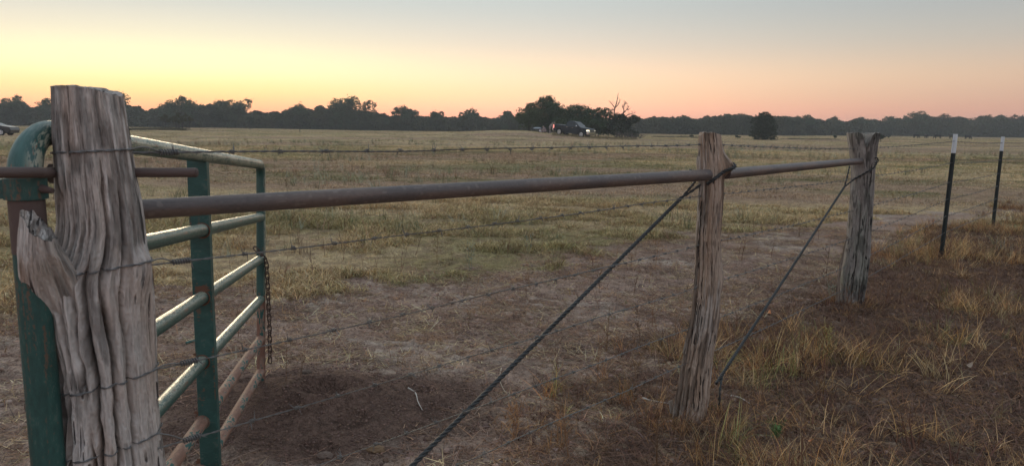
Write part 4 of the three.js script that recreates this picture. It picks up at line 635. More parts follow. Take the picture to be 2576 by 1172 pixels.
[[52, 92, 239, 240, { leaves: 3000, tone: 0 }, 'round-topped tree at the far left, above the parked car'],
 [128, 44, 247, 238, { leaves: 1500 }, 'small tree crown just left of the gnarled gatepost top'],
 [299, 58, 232, 240, { leaves: 2000 }, 'tall tree crown just right of the gnarled gatepost top'],
 [462, 118, 241, 238, { leaves: 3600, airy: 0.75, lobes: 12 }, 'wide airy tree above the green gate, left of the glow'],
 [588, 92, 249, 240, { leaves: 2600, airy: 0.75, lobes: 11 }, 'ragged tree with sky showing through, second wide crown from the gatepost'],
 [748, 64, 264, 242, { leaves: 1800 }, 'low rounded tree at the left foot of the tallest middle crown'],
 [868, 100, 244, 238, { leaves: 3200, airy: 0.75, lobes: 12 }, 'tallest spreading tree of the woodland, left of the view middle'],
 [922, 52, 256, 241, { leaves: 1600, airy: 0.8 }, 'slanting airy crown on the right shoulder of the tallest woodland tree'],
 [1018, 62, 264, 240, { leaves: 2000, airy: 0.7 }, 'lone bushy crown midway between the tallest tree and the truck grove'],
 [1095, 48, 281, 241, { leaves: 1400 }, 'small domed tree right of the lone bushy crown'],
 [1176, 58, 275, 240, { leaves: 1700, airy: 0.6 }, 'spiky domed tree left of the truck grove, second from it'],
 [1272, 52, 277, 238, { leaves: 1600, airy: 0.6 }, 'pointed bushy tree next to the left side of the truck grove'],
 [1828, 52, 287, 242, { leaves: 1500 }, 'low domed tree directly behind the top of the reddish post'],
 [1642, 50, 292, 242, { leaves: 1500, airy: 0.7 }, 'low ragged crown just right of the dead trees'],
 [1716, 56, 291, 242, { leaves: 1500, airy: 0.6 }, 'wide low crown left of the top of the reddish post'],
 [1968, 46, 291, 242, { leaves: 1400, airy: 0.7 }, 'ragged crown touching the right side of the lone dark tree'],
 [2160, 40, 294, 242, { leaves: 1300, airy: 0.7 }, 'spiky crown rising right behind the notched post'],
 [2238, 52, 293, 242, { leaves: 1500, airy: 0.7 }, 'low uneven crown between the notched post and the open-crowned tree'],
 [2432, 46, 296, 242, { leaves: 1300, airy: 0.6 }, 'small low crown right of the nearer white-tipped T-post'],
 [2020, 48, 288, 242, { leaves: 1500 }, 'round tree right of the lone dark tree in the pasture'],
 [2094, 52, 292, 242, { leaves: 1500 }, 'low wide tree left of the notched post top'],
 [2292, 80, 281, 240, { leaves: 2300, airy: 0.85, lobes: 11 }, 'open-crowned tree with sky holes, right of the notched post'],
 [2364, 64, 287, 241, { leaves: 1900, tone: 2 }, 'dense domed tree above the nearer white-tipped T-post'],
 [2482, 78, 289, 240, { leaves: 2200, tone: 2 }, 'dense round tree between the two white-tipped T-posts'],
 [2545, 84, 288, 240, { leaves: 2300, tone: 2, airy: 0.65 }, 'broad dark tree at the far right edge'],
].forEach(([px, w, y, D, o, label]) => tree('woodland_tree', label, px, w * 1.3, y, D + woodAt(px), { leaf: 0.3, low: 1.2, ...o, leaves: o.leaves * 1.9, lobes: (o.lobes ?? 9) + 5 }, EM));
tree('pasture_tree', 'lone dark bushy tree standing in the pasture between the two fence posts', 1920, 84, 281, 133, { leaves: 8000, leaf: 0.17, low: 0.1, lobes: 20, airy: 0.85, tone: 2, stems: 3, taper: 0.4, lean: -0.04, seed: 12 });
// the grove behind the truck
const GV = 'trees of the grove behind the truck';
[[1378, 112, 240, 124, { leaves: 5200, airy: 0.8, lobes: 14, tone: 0, low: 0.7, stems: 3 }, 'tall leafy tree of the truck grove, the highest crown'],
 [1333, 66, 258, 122, { leaves: 3200, airy: 0.75, lobes: 9, tone: 1, low: 0.5, stems: 2 }, 'feathery olive tree at the left end of the truck grove'],
 [1446, 90, 260, 125, { leaves: 3800, airy: 0.6, lobes: 12, tone: 0, low: 0.4, stems: 2 }, 'bushy tree of the truck grove right behind the truck cab'],
 [1502, 96, 270, 124, { leaves: 3800, airy: 0.6, lobes: 12, tone: 0, low: 0.4, stems: 2 }, 'bushy tree of the truck grove above the truck bonnet'],
 [1562, 92, 285, 122, { leaves: 3600, airy: 0.5, lobes: 12, tone: 2, low: 0.3, stems: 2 }, 'low spreading bush at the right end of the truck grove, under the dead limbs'],
 [1440, 200, 296, 119, { leaves: 4200, airy: 0.3, lobes: 14, tone: 0, low: 0.2, stems: 2 }, 'low dark thicket between the people and the grove trunks'],
].forEach(([px, w, y, D, o, label]) => tree('grove_tree', label, px, w * 1.18, y, D, { leaf: 0.15, ...o, leaves: o.leaves * 2.2, lobes: o.lobes + 10 }, GV));
// dead limbs
function snag(s, label, px, base, D, stems, group) {
  reseed(s); const g = U(px, 400, D), gy = terrain(g.x, g.z), t = thing('dead_tree', label, 'dead tree', [g.x, gy, g.z], 0, group), at = (x, y) => U(x, y, D).sub(t.position);
  stems.forEach((st, n) => { const p = st.map(([x, y]) => at(x, y).add(V(0, 0, rr(-0.3, 0.3)))); if (!n) p.unshift(V(0, -0.2, 0)); const c = curve(p, 14); part(n ? 'limb' : 'trunk', tube(c, (q) => lerp(n ? 0.085 : 0.16, 0.03, q), 6), M.deadWood, t);
    for (let k = 0; k < 6; k++) { const b = c[4 + Math.floor(rnd() * 10)], a = rr(-1.2, 1.2), L = rr(0.25, 0.7); part('twig', tube(curve([b, b.clone().add(V(Math.sin(a) * L * 0.5, L * 0.5, rr(-0.2, 0.2))), b.clone().add(V(Math.sin(a) * L * 1.1, L * 0.8, rr(-0.3, 0.3)))], 4), (q) => 0.032 * (1 - 0.6 * q), 4, false), M.deadWood, t); } });
}
snag(61, 'taller dead tree with a bare leaning spar above the grove', 1550, 345, 127, [[[1552, 310], [1545, 285], [1550, 262], [1553, 250], [1556, 236]], [[1549, 270], [1556, 262], [1560, 250]], [[1547, 272], [1541, 264], [1537, 258]], [[1547, 276], [1541, 277], [1537, 281]]], 'dead trees of the grove');
snag(62, 'lower dead tree with curved bare branches at the right of the grove', 1572, 345, 127, [[[1568, 310], [1566, 290], [1571, 278], [1566, 266], [1572, 260]], [[1570, 284], [1578, 274], [1583, 268]], [[1568, 270], [1575, 260], [1580, 262]], [[1568, 296], [1582, 288], [1594, 285], [1600, 282]], [[1572, 304], [1586, 296], [1597, 293]], [[1578, 276], [1583, 277]]], 'dead trees of the grove');
// fallen brush at the right of the truck
{ reseed(71); const g = U(1575, 400, 113), gy = terrain(g.x, g.z), t = thing('brush_pile', 'heap of fallen grey branches at the right of the black truck', 'brush pile', [g.x, gy, g.z]);
  for (let i = 0; i < 46; i++) { const x = rr(-2.6, 2.6), z = rr(-0.8, 0.8), L = rr(0.6, 1.8), a = rr(0, 3.14), y = rr(0.1, 0.9) * Math.exp(-x * x / 4); part('branch', tube(curve([V(x, y * 0.3, z), V(x + Math.cos(a) * L * 0.5, y + rr(0.1, 0.4), z + rr(-0.3, 0.3)), V(x + Math.cos(a) * L, y + rr(0, 0.7), z + rr(-0.3, 0.3))], 5), (q) => 0.04 * (1 - 0.7 * q), 4, false), M.deadWood, t); } }
// bushes out in the pasture
[[1737, 16, 340, 150, 'small dark bush in the pasture just left of the reddish post', 0.25], [2212, 26, 337, 118, 'dark rounded bush right behind the notched post', 0.1], [1853, 22, 341, 140, 'little scrubby bush between the reddish post and the lone tree', 0.2], [1890, 26, 338, 141, 'scrub with bare twigs beside the lone dark tree', 0.3], [2098, 12, 341, 150, 'tiny dark bush in the pasture left of the notched post', 0.2], [560, 0, 0, 0], [2228, 40, 341, 190, 'flat dark scrub right of the notched post, near the cattle', 0.1], [632, 24, 292, 205, 'thin grey shrub in front of the woodland above the gate latch end', 0.3]].forEach(([px, w, y, D, label, low]) => label && tree('bush', label, px, w, y, D, { leaves: 900, leaf: 0.13, low, lobes: 6, airy: 0.5, tone: 2, category: 'bush', stems: 2 }, 'bushes in the pasture'));
[[418, 50, 287, 'spindly sapling with bare stems left of the glow, the leftmost of its clump', 3], [452, 56, 283, 'spindly sapling with thin leafy top in the middle of its clump', 4], [480, 34, 293, 'short leaning sapling at the right of the spindly clump', 2]].forEach(([px, w, y, label, st]) => tree('sapling', label, px, w, y, 138, { leaves: 1300, leaf: 0.15, low: 1.3, lobes: 7, airy: 0.7, tone: 3, stems: st }, 'spindly saplings in the left pasture'));
{ // dark scrub patch below the saplings, and scrubby strips in the right-hand pasture
  reseed(73); const s = [], g = shortTufts; for (let i = 0; i < 700; i++) { const p = U(rr(322, 470), 400, rr(134, 141)); s.push({ x: p.x, z: p.z, y: terrain(p.x, p.z), turn: rr(0, 6.28), s: rr(3, 6), c: jit([0.13, 0.12, 0.075], 0.3) }); }
  for (let i = 0; i < 900; i++) { const p = U(rr(1640, 2140), 400, rr(146, 150)); if (noise(p.x * 0.12, 4) > 0.45) s.push({ x: p.x, z: p.z, y: terrain(p.x, p.z), turn: rr(0, 6.28), s: rr(2.5, 5), c: jit([0.12, 0.115, 0.07], 0.3) }); }
  for (let i = 0; i < 700; i++) { const p = U(rr(1390, 1600), 400, rr(100, 118)); s.push({ x: p.x, z: p.z, y: terrain(p.x, p.z), turn: rr(0, 6.28), s: rr(2, 4), c: jit([0.22, 0.18, 0.1], 0.4) }); }
  scatter('scrub', 'low dark scrubby weeds in patches of the distant pasture', 'scrub', g, s);
}
// fence posts far across the pasture
[[354, 225, 'right of the gnarled gatepost'], [608, 222, 'above the gate latch corner'], [700, 226, 'left of the lone short stump post'], [755, 150, 'short and dark, below the tallest woodland tree'], [1190, 228, 'below the spiky domed tree'], [1330, 160, 'left of the trailer by the grove'], [2002, 226, 'right of the lone dark tree'], [2130, 180, 'just left of the notched post top'], [2218, 228, 'just right of the notched post top'], [1690, 226, 'between the dead trees and the reddish post']].forEach(([px, D, where], i) => { const p = U(px, 400, D); const gy = terrain(p.x, p.z), g = tube([V(0, -0.1, 0), V(0.02, 0.7, 0), V(rr(-0.05, 0.05), 1.35, 0)], (t) => 0.07 - 0.01 * t, 7); const m = part('distant_post', g, M.bark); m.position.set(p.x, gy, p.z); tag(m, 'thin far wooden post ' + where, 'fence post', 'thin posts of the far fence'); });

// ---------------------------------------------------------------- vehicles
M.paint = new THREE.MeshPhysicalMaterial({ color: lin(0.008, 0.016, 0.025), roughness: 0.45, specularIntensity: 0.5, clearcoat: 0.15, clearcoatRoughness: 0.06, side: THREE.DoubleSide });
M.carPaint = new THREE.MeshPhysicalMaterial({ color: lin(0.02, 0.021, 0.023), roughness: 0.4, clearcoat: 0.4, clearcoatRoughness: 0.06, side: THREE.DoubleSide });
M.glass = MAT(0.02, 0.025, 0.03, 0.05, { specularIntensity: 1 }); M.tyre = MAT(0.012, 0.012, 0.013, 0.9); M.alloy = MAT(0.75, 0.76, 0.78, 0.3, { metalness: 0.85 }); M.chrome = MAT(0.8, 0.81, 0.83, 0.15, { metalness: 1 }); M.trim = MAT(0.02, 0.02, 0.022, 0.6);
M.head = new THREE.MeshStandardMaterial({ color: lin(0.8, 0.78, 0.7), emissive: lin(1, 0.86, 0.6), emissiveIntensity: 2.2, roughness: 0.2 }); M.tail = new THREE.MeshStandardMaterial({ color: lin(0.6, 0.1, 0.08), emissive: lin(1, 0.32, 0.26), emissiveIntensity: 1.4, roughness: 0.25 });
function side(points, depth, bevel = 0.03) { const s = new THREE.Shape(); points.forEach((p, i) => p.length === 2 ? (i ? s.lineTo(...p) : s.moveTo(...p)) : s.absarc(p[0], p[1], p[2], Math.PI, 0, true)); s.closePath(); const g = new THREE.ExtrudeGeometry(s, { depth: depth - 2 * bevel, bevelEnabled: true, bevelThickness: bevel, bevelSize: bevel, bevelSegments: 3, curveSegments: 16 }); g.translate(0, 0, -depth / 2 + bevel); return g; }
// side windows and screens as plates a few millimetres proud of the cab
function plate(pts3, k = 0.012) { const n = V().crossVectors(pts3[1].clone().sub(pts3[0]), pts3[2].clone().sub(pts3[0])).normalize().multiplyScalar(k), pos = [], idx = [], m = pts3.length; for (const p of pts3) pos.push(p.x, p.y, p.z); for (const p of pts3) pos.push(p.x + n.x, p.y + n.y, p.z + n.z); for (let i = 1; i < m - 1; i++) idx.push(0, i + 1, i, m, m + i, m + i + 1); for (let i = 0; i < m; i++) { const j = (i + 1) % m; idx.push(i, j, m + j, i, m + j, m + i); } const g = geom(pos, idx).toNonIndexed(); g.computeVertexNormals(); return g; }
function cabin(rows) { // rows of [x0, x1, y, halfWidth0] from belt to roof
  const pos = [], idx = []; rows.forEach(([x0, x1, y, w]) => pos.push(x0, y, -w, x1, y, -w, x1, y, w, x0, y, w)); for (let r = 0; r < rows.length - 1; r++) for (let k = 0; k < 4; k++) { const a = r * 4 + k, b = r * 4 + (k + 1) % 4; idx.push(a, b, b + 4, a, b + 4, a + 4); } const t = (rows.length - 1) * 4; idx.push(t, t + 1, t + 2, t, t + 2, t + 3); const g = geom(pos, idx).toNonIndexed(); g.computeVertexNormals(); return g;
}
function wheel(t, x, y, z, r, rim, out) {
  const w = new THREE.Group(); w.name = 'wheel'; w.position.set(x, y, z); t.add(w); part('tyre', new THREE.LatheGeometry([[r * 0.66, -0.12], [r * 0.92, -0.135], [r, -0.09], [r, 0.09], [r * 0.92, 0.135], [r * 0.66, 0.12]].map(([a, b]) => new THREE.Vector2(a, b)), 30).rotateX(Math.PI / 2), M.tyre, w);
  const gs = [new THREE.TorusGeometry(rim, 0.03, 8, 30), new THREE.CylinderGeometry(0.07, 0.07, 0.05, 14).rotateX(Math.PI / 2)]; for (let i = 0; i < 6; i++) { const b = box(0.075, rim - 0.03, 0.03, 0, (rim + 0.05) / 2, 0); b.rotateZ(i * Math.PI / 3); gs.push(b); }
  const R0 = part('rim', mergeGeometries(gs.map((g) => g.toNonIndexed())), M.alloy, w); R0.position.z = out * 0.11; part('brake_disc', new THREE.CylinderGeometry(rim, rim, 0.02, 24).rotateX(Math.PI / 2), M.trim, w).position.z = out * 0.06;
}
function lampLight(t, x, y, z, color, k) { const l = new THREE.PointLight(color, k); l.position.set(x, y, z); l.castShadow = true; t.add(l); }
{ // the truck, nose to +x
  const D = 109, c = U(1441, 400, D), yaw = -0.62, dx = Math.cos(yaw) * 1.83, dz = -Math.sin(yaw) * 1.83, yf = terrain(c.x + dx, c.z + dz), yr = terrain(c.x - dx, c.z - dz);
  const t = thing('pickup_truck', 'black crew-cab pickup truck with lit headlight parked by the grove', 'truck', [c.x, (yf + yr) / 2 - 0.03, c.z]); t.rotation.set(0, yaw, Math.atan2(yf - yr, 3.66) - 0.03, 'YZX'); t.scale.y = 1.12;
  part('body', side([[-2.85, 0.62], [-2.35, 0.5], [-2.33, 0.5], [-1.83, 0.5, 0.5], [-1.33, 0.44], [1.33, 0.44], [1.83, 0.5, 0.5], [2.33, 0.5], [2.5, 0.42], [2.84, 0.5], [2.9, 0.7], [2.88, 1.02], [2.74, 1.13], [1.3, 1.24], [-0.85, 1.2], [-2.82, 1.24], [-2.86, 1.0]], 1.96, 0.06), M.paint, t);
  part('cab', cabin([[-0.92, 1.55, 1.17, 0.93], [-0.86, 1.2, 1.4, 0.89], [-0.72, 0.62, 1.8, 0.77], [-0.6, 0.4, 1.9, 0.7]]), M.paint, t);
  part('bed_rail', side([[-2.84, 1.2], [-0.95, 1.2], [-0.95, 1.27], [-2.84, 1.28]], 1.9, 0.02), M.paint, t);
  for (const s of [1, -1]) {
    const q = (x, y, w) => V(x, y, s * w); const win = (a) => part('window', plate(s > 0 ? a : a.slice().reverse(), 0.012), M.glass, t);
    win([q(-0.72, 1.29, 0.915), q(0.16, 1.29, 0.915), q(0.14, 1.73, 0.795), q(-0.6, 1.73, 0.795)]); win([q(0.24, 1.29, 0.915), q(1.18, 1.29, 0.915), q(0.68, 1.72, 0.795), q(0.22, 1.73, 0.795)]);
    part('mirror', new THREE.SphereGeometry(0.15, 12, 8).scale(0.45, 0.75, 0.8), M.chrome, t).position.set(1.0, 1.38, s * 1.1);
    for (const x of [-0.62, 0.32]) part('door_handle', box(0.2, 0.035, 0.03), M.chrome, t).position.set(x, 1.14, s * 0.99);
    part('headlight', new THREE.SphereGeometry(0.2, 16, 12).scale(1.1, 0.75, 0.95), M.head, t).position.set(2.74, 0.97, s * 0.84); part('tail_light', box(0.16, 0.42, 0.2), M.tail, t).position.set(-2.82, 1.02, s * 0.92);
    part('fog_lamp', new THREE.SphereGeometry(0.08, 10, 8), M.trim, t).position.set(2.87, 0.56, s * 0.72);
    part('door_seam', box(0.012, 0.66, 0.006), M.trim, t).position.set(0.2, 0.88, s * 0.982); part('sill_step', box(2.2, 0.06, 0.12), M.trim, t).position.set(0.1, 0.42, s * 0.97);
    for (const x of [1.83, -1.83]) wheel(t, x, 0.4, s * 0.86, 0.4, 0.26, s);
  }
  part('windscreen', plate([V(1.53, 1.24, 0.86), V(1.53, 1.24, -0.86), V(0.66, 1.79, -0.74), V(0.66, 1.79, 0.74)], 0.014), M.glass, t);
  part('rear_window', plate([V(-0.9, 1.3, -0.84), V(-0.9, 1.3, 0.84), V(-0.73, 1.76, 0.74), V(-0.73, 1.76, -0.74)], 0.014), M.glass, t);
  part('grille', box(0.06, 0.3, 1.1), M.trim, t).position.set(2.9, 0.93, 0); for (const y of [0.85, 0.94, 1.03]) part('grille_bar', box(0.03, 0.025, 1.08), M.chrome, t).position.set(2.94, y, 0);
  part('front_bumper', side([[2.7, 0.5], [3.0, 0.52], [3.02, 0.74], [2.7, 0.74]], 1.98, 0.04), M.chrome, t); part('rear_bumper', side([[-3.02, 0.55], [-2.8, 0.55], [-2.8, 0.74], [-3.02, 0.74]], 1.9, 0.03), M.chrome, t);
  lampLight(t, 3.12, 0.97, 0.9, lin(1, 0.86, 0.6), 1.2); lampLight(t, -3.02, 1.0, 0.9, lin(1, 0.3, 0.24), 0.5);
}
{ // the car at the left edge, nose to +x
  const c = U(-20, 400, 77), t = thing('parked_car', 'dark grey car cut off by the left edge, beyond the gate corner', 'car', [c.x, terrain(c.x, c.z), c.z], 0.1);
  part('body', side([[-2.2, 0.42], [-1.95, 0.3], [-1.84, 0.3], [-1.42, 0.32, 0.4], [-1.0, 0.26], [1.0, 0.26], [1.42, 0.32, 0.4], [1.84, 0.3], [2.2, 0.32], [2.28, 0.55], [2.2, 0.78], [1.25, 0.95], [-0.9, 1.0], [-2.05, 1.0], [-2.24, 0.7]], 1.8, 0.07), M.carPaint, t);
  part('cab', cabin([[-1.85, 1.35, 0.93, 0.83], [-1.5, 0.62, 1.22, 0.74], [-1.1, 0.2, 1.41, 0.66], [-0.8, -0.1, 1.45, 0.6]]), M.carPaint, t);
  for (const s of [1, -1]) { const q = (x, y, w) => V(x, y, s * w), win = (a) => part('window', plate(s > 0 ? a : a.slice().reverse(), 0.012), M.glass, t); win([q(-1.2, 1.0, 0.82), q(-0.28, 1.0, 0.82), q(-0.3, 1.34, 0.71), q(-0.95, 1.34, 0.71)]); win([q(-0.2, 1.0, 0.82), q(0.95, 1.0, 0.82), q(0.2, 1.35, 0.71), q(-0.2, 1.35, 0.71)]); part('mirror', new THREE.SphereGeometry(0.1, 10, 8).scale(0.6, 0.7, 0.9), M.carPaint, t).position.set(0.72, 1.02, s * 0.96); part('headlight', new THREE.SphereGeometry(0.13, 10, 8).scale(0.8, 0.6, 1), M.chrome, t).position.set(2.14, 0.68, s * 0.66); for (const x of [1.42, -1.42]) wheel(t, x, 0.32, s * 0.8, 0.32, 0.2, s); }
  part('windscreen', plate([V(1.33, 0.96, 0.76), V(1.33, 0.96, -0.76), V(0.23, 1.41, -0.62), V(0.23, 1.41, 0.62)], 0.014), M.glass, t);
}
{ // low flatbed trailer with a blue-grey load, behind the truck
  const c = U(1356, 400, 113), gy = terrain(c.x, c.z), t = thing('utility_trailer', 'low small-wheeled trailer with a pale tarp left of the people', 'trailer', [c.x, gy, c.z], -0.12); M.tarp = MAT(0.3, 0.34, 0.38, 0.6); M.load = MAT(0.03, 0.035, 0.042, 0.8);
  part('deck', box(2.1, 0.08, 1.1, 0, 0.42, 0), M.trim, t); part('tongue', tube([V(1.0, 0.42, 0), V(1.9, 0.4, 0)], 0.035, 6), M.trim, t); part('end_board', box(0.05, 0.45, 1.1, -1.05, 0.6, 0), M.trim, t);
  const g = new THREE.SphereGeometry(0.5, 18, 12); g.scale(1.35, 0.42, 0.95); const p = g.attributes.position; for (let i = 0; i < p.count; i++) p.setY(i, p.getY(i) * (0.8 + 0.4 * noise(p.getX(i) * 3, p.getZ(i) * 3))); g.computeVertexNormals(); part('tarp', g, M.tarp, t).position.set(-0.35, 0.56, 0); part('load', new THREE.SphereGeometry(0.4, 14, 10).scale(1.1, 0.5, 0.9), M.load, t).position.set(0.6, 0.6, 0);
  for (const s of [1, -1]) for (const x of [0.15, 0.75]) wheel(t, x, 0.26, s * 0.62, 0.26, 0.15, s);
}
// ---------------------------------------------------------------- people
M.camo = (() => { const t = texture(128, 128, (u, v) => { const a = wrapNoise(u, v, 8, 8, 501), b = wrapNoise(u, v, 20, 20, 502); return (a > 0.55 ? [0.2, 0.17, 0.12] : b > 0.5 ? [0.13, 0.14, 0.08] : [0.27, 0.22, 0.17]).map(enc); }, true); return new THREE.MeshPhysicalMaterial({ map: t, roughness: 0.95 }); })();
M.skinTone = MAT(0.42, 0.27, 0.2, 0.7); M.hair = MAT(0.05, 0.035, 0.025, 0.9); M.cap = MAT(0.2, 0.22, 0.19, 0.9);
const planarUv = (g) => { const p = g.attributes.position, uv = new Float32Array(p.count * 2); for (let i = 0; i < p.count; i++) { uv[i * 2] = (p.getX(i) + p.getZ(i)) * 1.3; uv[i * 2 + 1] = p.getY(i) * 1.3; } g.setAttribute('uv', new THREE.BufferAttribute(uv, 2)); return g; };
function person(label, px, D, turn, J, mat) {
  const c = U(px, 400, D), t = thing('person', label, 'person', [c.x, terrain(c.x, c.z), c.z], turn, 'people at the grove'), b = [];
  const chain = (...p) => { for (let i = 0; i < p.length - 1; i++) b.push([p[i], p[i + 1]]); };
  chain([...J.pelvis, 0.15], [...J.waist, 0.14], [...J.chest, 0.165], [...J.neck, 0.06]); for (const s of ['L', 'R']) { chain([...J['hip' + s], 0.1], [...J['knee' + s], 0.065], [...J['ankle' + s], 0.045], [...J['toe' + s], 0.045]); chain([...J['sh' + s], 0.075], [...J['el' + s], 0.05], [...J['wr' + s], 0.035]); b.push([[...J.chest, 0.13], [...J['sh' + s], 0.075]], [[...J.pelvis, 0.14], [...J['hip' + s], 0.1]]); }
  const body = part('body', planarUv(skin(b, 0.03, 0.05)), mat, t); const h = J.head, n = J.neck;
  part('head', skin([[[...n, 0.055], [h[0], h[1] - 0.06, h[2], 0.07]], [[h[0], h[1] - 0.04, h[2] + 0.015, 0.08], [h[0], h[1] + 0.05, h[2], 0.095]], [[h[0], h[1], h[2] + 0.1, 0.018], [h[0], h[1] - 0.03, h[2] + 0.115, 0.018]], [[h[0] - 0.09, h[1], h[2], 0.02], [h[0] + 0.09, h[1], h[2], 0.02]]], 0.014, 0.02), M.skinTone, t);
  part('cap', mergeGeometries([new THREE.SphereGeometry(0.108, 14, 8, 0, 6.283, 0, 1.5).translate(h[0], h[1] + 0.045, h[2]).toNonIndexed(), new THREE.CylinderGeometry(0.085, 0.085, 0.014, 14).translate(h[0], h[1] + 0.06, h[2] + 0.09).toNonIndexed()]), M.cap, t);
  for (const s of ['L', 'R']) { const w = J['wr' + s], e = J['el' + s], d = V(w[0] - e[0], w[1] - e[1], w[2] - e[2]).normalize(), q = [], sx = V(1, 0, 0); const at = (f, o) => V(...w).addScaledVector(d, f).addScaledVector(sx, o); const a = (f, o, r) => [...at(f, o).toArray(), r]; q.push([a(0, 0, 0.03), a(0.08, 0, 0.036)]); [-0.03, -0.01, 0.011, 0.03].forEach((o, i) => q.push([a(0.08, o, 0.011), a(0.15 + (i % 3 ? 0.02 : 0), o * 0.9, 0.009)])); q.push([a(0.03, 0.03, 0.012), a(0.09, 0.06, 0.01)]); part('hand', skin(q, 0.009, 0.008), M.skinTone, t); }
  return t;
}
const STAND = (o = {}) => ({ pelvis: [0, 0.95, 0], waist: [0, 1.1, 0], chest: [0, 1.34, 0], neck: [0, 1.52, 0.01], head: [0, 1.63, 0.03], hipL: [-0.1, 0.92, 0], hipR: [0.1, 0.92, 0], kneeL: [-0.13, 0.5, 0.03], kneeR: [0.13, 0.5, 0.02], ankleL: [-0.15, 0.08, 0], ankleR: [0.15, 0.08, 0], toeL: [-0.17, 0.05, 0.17], toeR: [0.17, 0.05, 0.17], shL: [-0.2, 1.43, 0], shR: [0.2, 1.43, 0], elL: [-0.27, 1.16, 0.02], elR: [0.27, 1.16, 0.02], wrL: [-0.24, 0.94, 0.16], wrR: [0.24, 0.94, 0.16], ...o });
person('person in camouflage standing behind the truck, arms bent before the chest', 1393, 110, 0.5, STAND({ wrL: [-0.1, 1.12, 0.26], wrR: [0.1, 1.14, 0.26] }), M.camo);
M.shirt = MAT(0.34, 0.3, 0.28, 0.9);
person('person in a pale top leaning forward, left of the camouflaged person', 1382, 113, 1.2, STAND({ waist: [0, 1.08, 0.06], chest: [0, 1.26, 0.22], neck: [0, 1.4, 0.34], head: [0, 1.47, 0.42], shL: [-0.2, 1.33, 0.27], shR: [0.2, 1.33, 0.27], elL: [-0.24, 1.06, 0.34], elR: [0.24, 1.06, 0.34], wrL: [-0.18, 0.88, 0.46], wrR: [0.18, 0.88, 0.46] }), M.shirt);
M.shirt2 = MAT(0.3, 0.24, 0.24, 0.9);
person('person sitting low and leaning over beside the trailer wheels', 1369, 111.6, -1.3, { pelvis: [0, 0.3, -0.1], waist: [0, 0.44, -0.06], chest: [0, 0.66, 0.06], neck: [0, 0.82, 0.16], head: [0, 0.92, 0.22], hipL: [-0.1, 0.28, -0.05], hipR: [0.1, 0.28, -0.05], kneeL: [-0.16, 0.5, 0.34], kneeR: [0.16, 0.5, 0.34], ankleL: [-0.16, 0.09, 0.5], ankleR: [0.16, 0.09, 0.5], toeL: [-0.17, 0.05, 0.67], toeR: [0.17, 0.05, 0.67], shL: [-0.19, 0.74, 0.1], shR: [0.19, 0.74, 0.1], elL: [-0.25, 0.54, 0.28], elR: [0.25, 0.54, 0.28], wrL: [-0.14, 0.56, 0.5], wrR: [0.14, 0.56, 0.5] }, M.shirt2);

// ---------------------------------------------------------------- cattle
{
  M.hide = MAT(0.012, 0.011, 0.011, 0.75);
  const cow = (grazing) => { const hd = grazing ? [[1.0, 0.62, 0], [1.22, 0.22, 0]] : [[1.05, 1.38, 0], [1.38, 1.2, 0]], b = [[[-0.72, 1.08, 0, 0.29], [0.0, 1.0, 0, 0.36]], [[0, 1.0, 0, 0.36], [0.55, 1.05, 0, 0.32]], [[0.6, 1.12, 0, 0.24], [...hd[0], 0.15]], [[...hd[0], 0.14], [...hd[1], 0.085]], [[hd[0][0] - 0.02, hd[0][1] + 0.08, -0.2, 0.04], [hd[0][0], hd[0][1] + 0.06, 0.2, 0.04]], [[-0.98, 1.15, 0, 0.035], [-1.05, 0.5, 0, 0.03]]];
    for (const s of [-1, 1]) b.push([[0.5, 0.9, s * 0.17, 0.15], [0.52, 0.48, s * 0.17, 0.08]], [[0.52, 0.48, s * 0.17, 0.075], [0.5, 0.05, s * 0.17, 0.06]], [[-0.7, 0.95, s * 0.18, 0.2], [-0.58, 0.62, s * 0.18, 0.11]], [[-0.58, 0.62, s * 0.18, 0.1], [-0.74, 0.4, s * 0.18, 0.07]], [[-0.74, 0.4, s * 0.18, 0.07], [-0.72, 0.05, s * 0.18, 0.06]]);
    return skin(b, 0.045, 0.06); };
  const kinds = [cow(true), cow(false)];
  [[2302, 192, 0.2, 0, 'black cow grazing, leftmost of the far cattle'], [2327, 190, 1.5, 1, 'black cow seen end-on, second from the left of the far cattle'], [2356, 189, 3.0, 0, 'black cow in side view between the two end-on cattle'], [2390, 188, 1.7, 1, 'black cow seen end-on just left of the nearer white-tipped T-post'], [2432, 187, 0.1, 0, 'black cow right of the nearer white-tipped T-post']].forEach(([px, D, turn, k, label]) => { const c = U(px, 400, D), m = part('black_cow', kinds[k], M.hide); m.position.set(c.x, terrain(c.x, c.z) - 0.03, c.z); m.rotation.y = turn; m.scale.setScalar(0.86); tag(m, label, 'cow', 'black cattle in the far pasture'); });
}
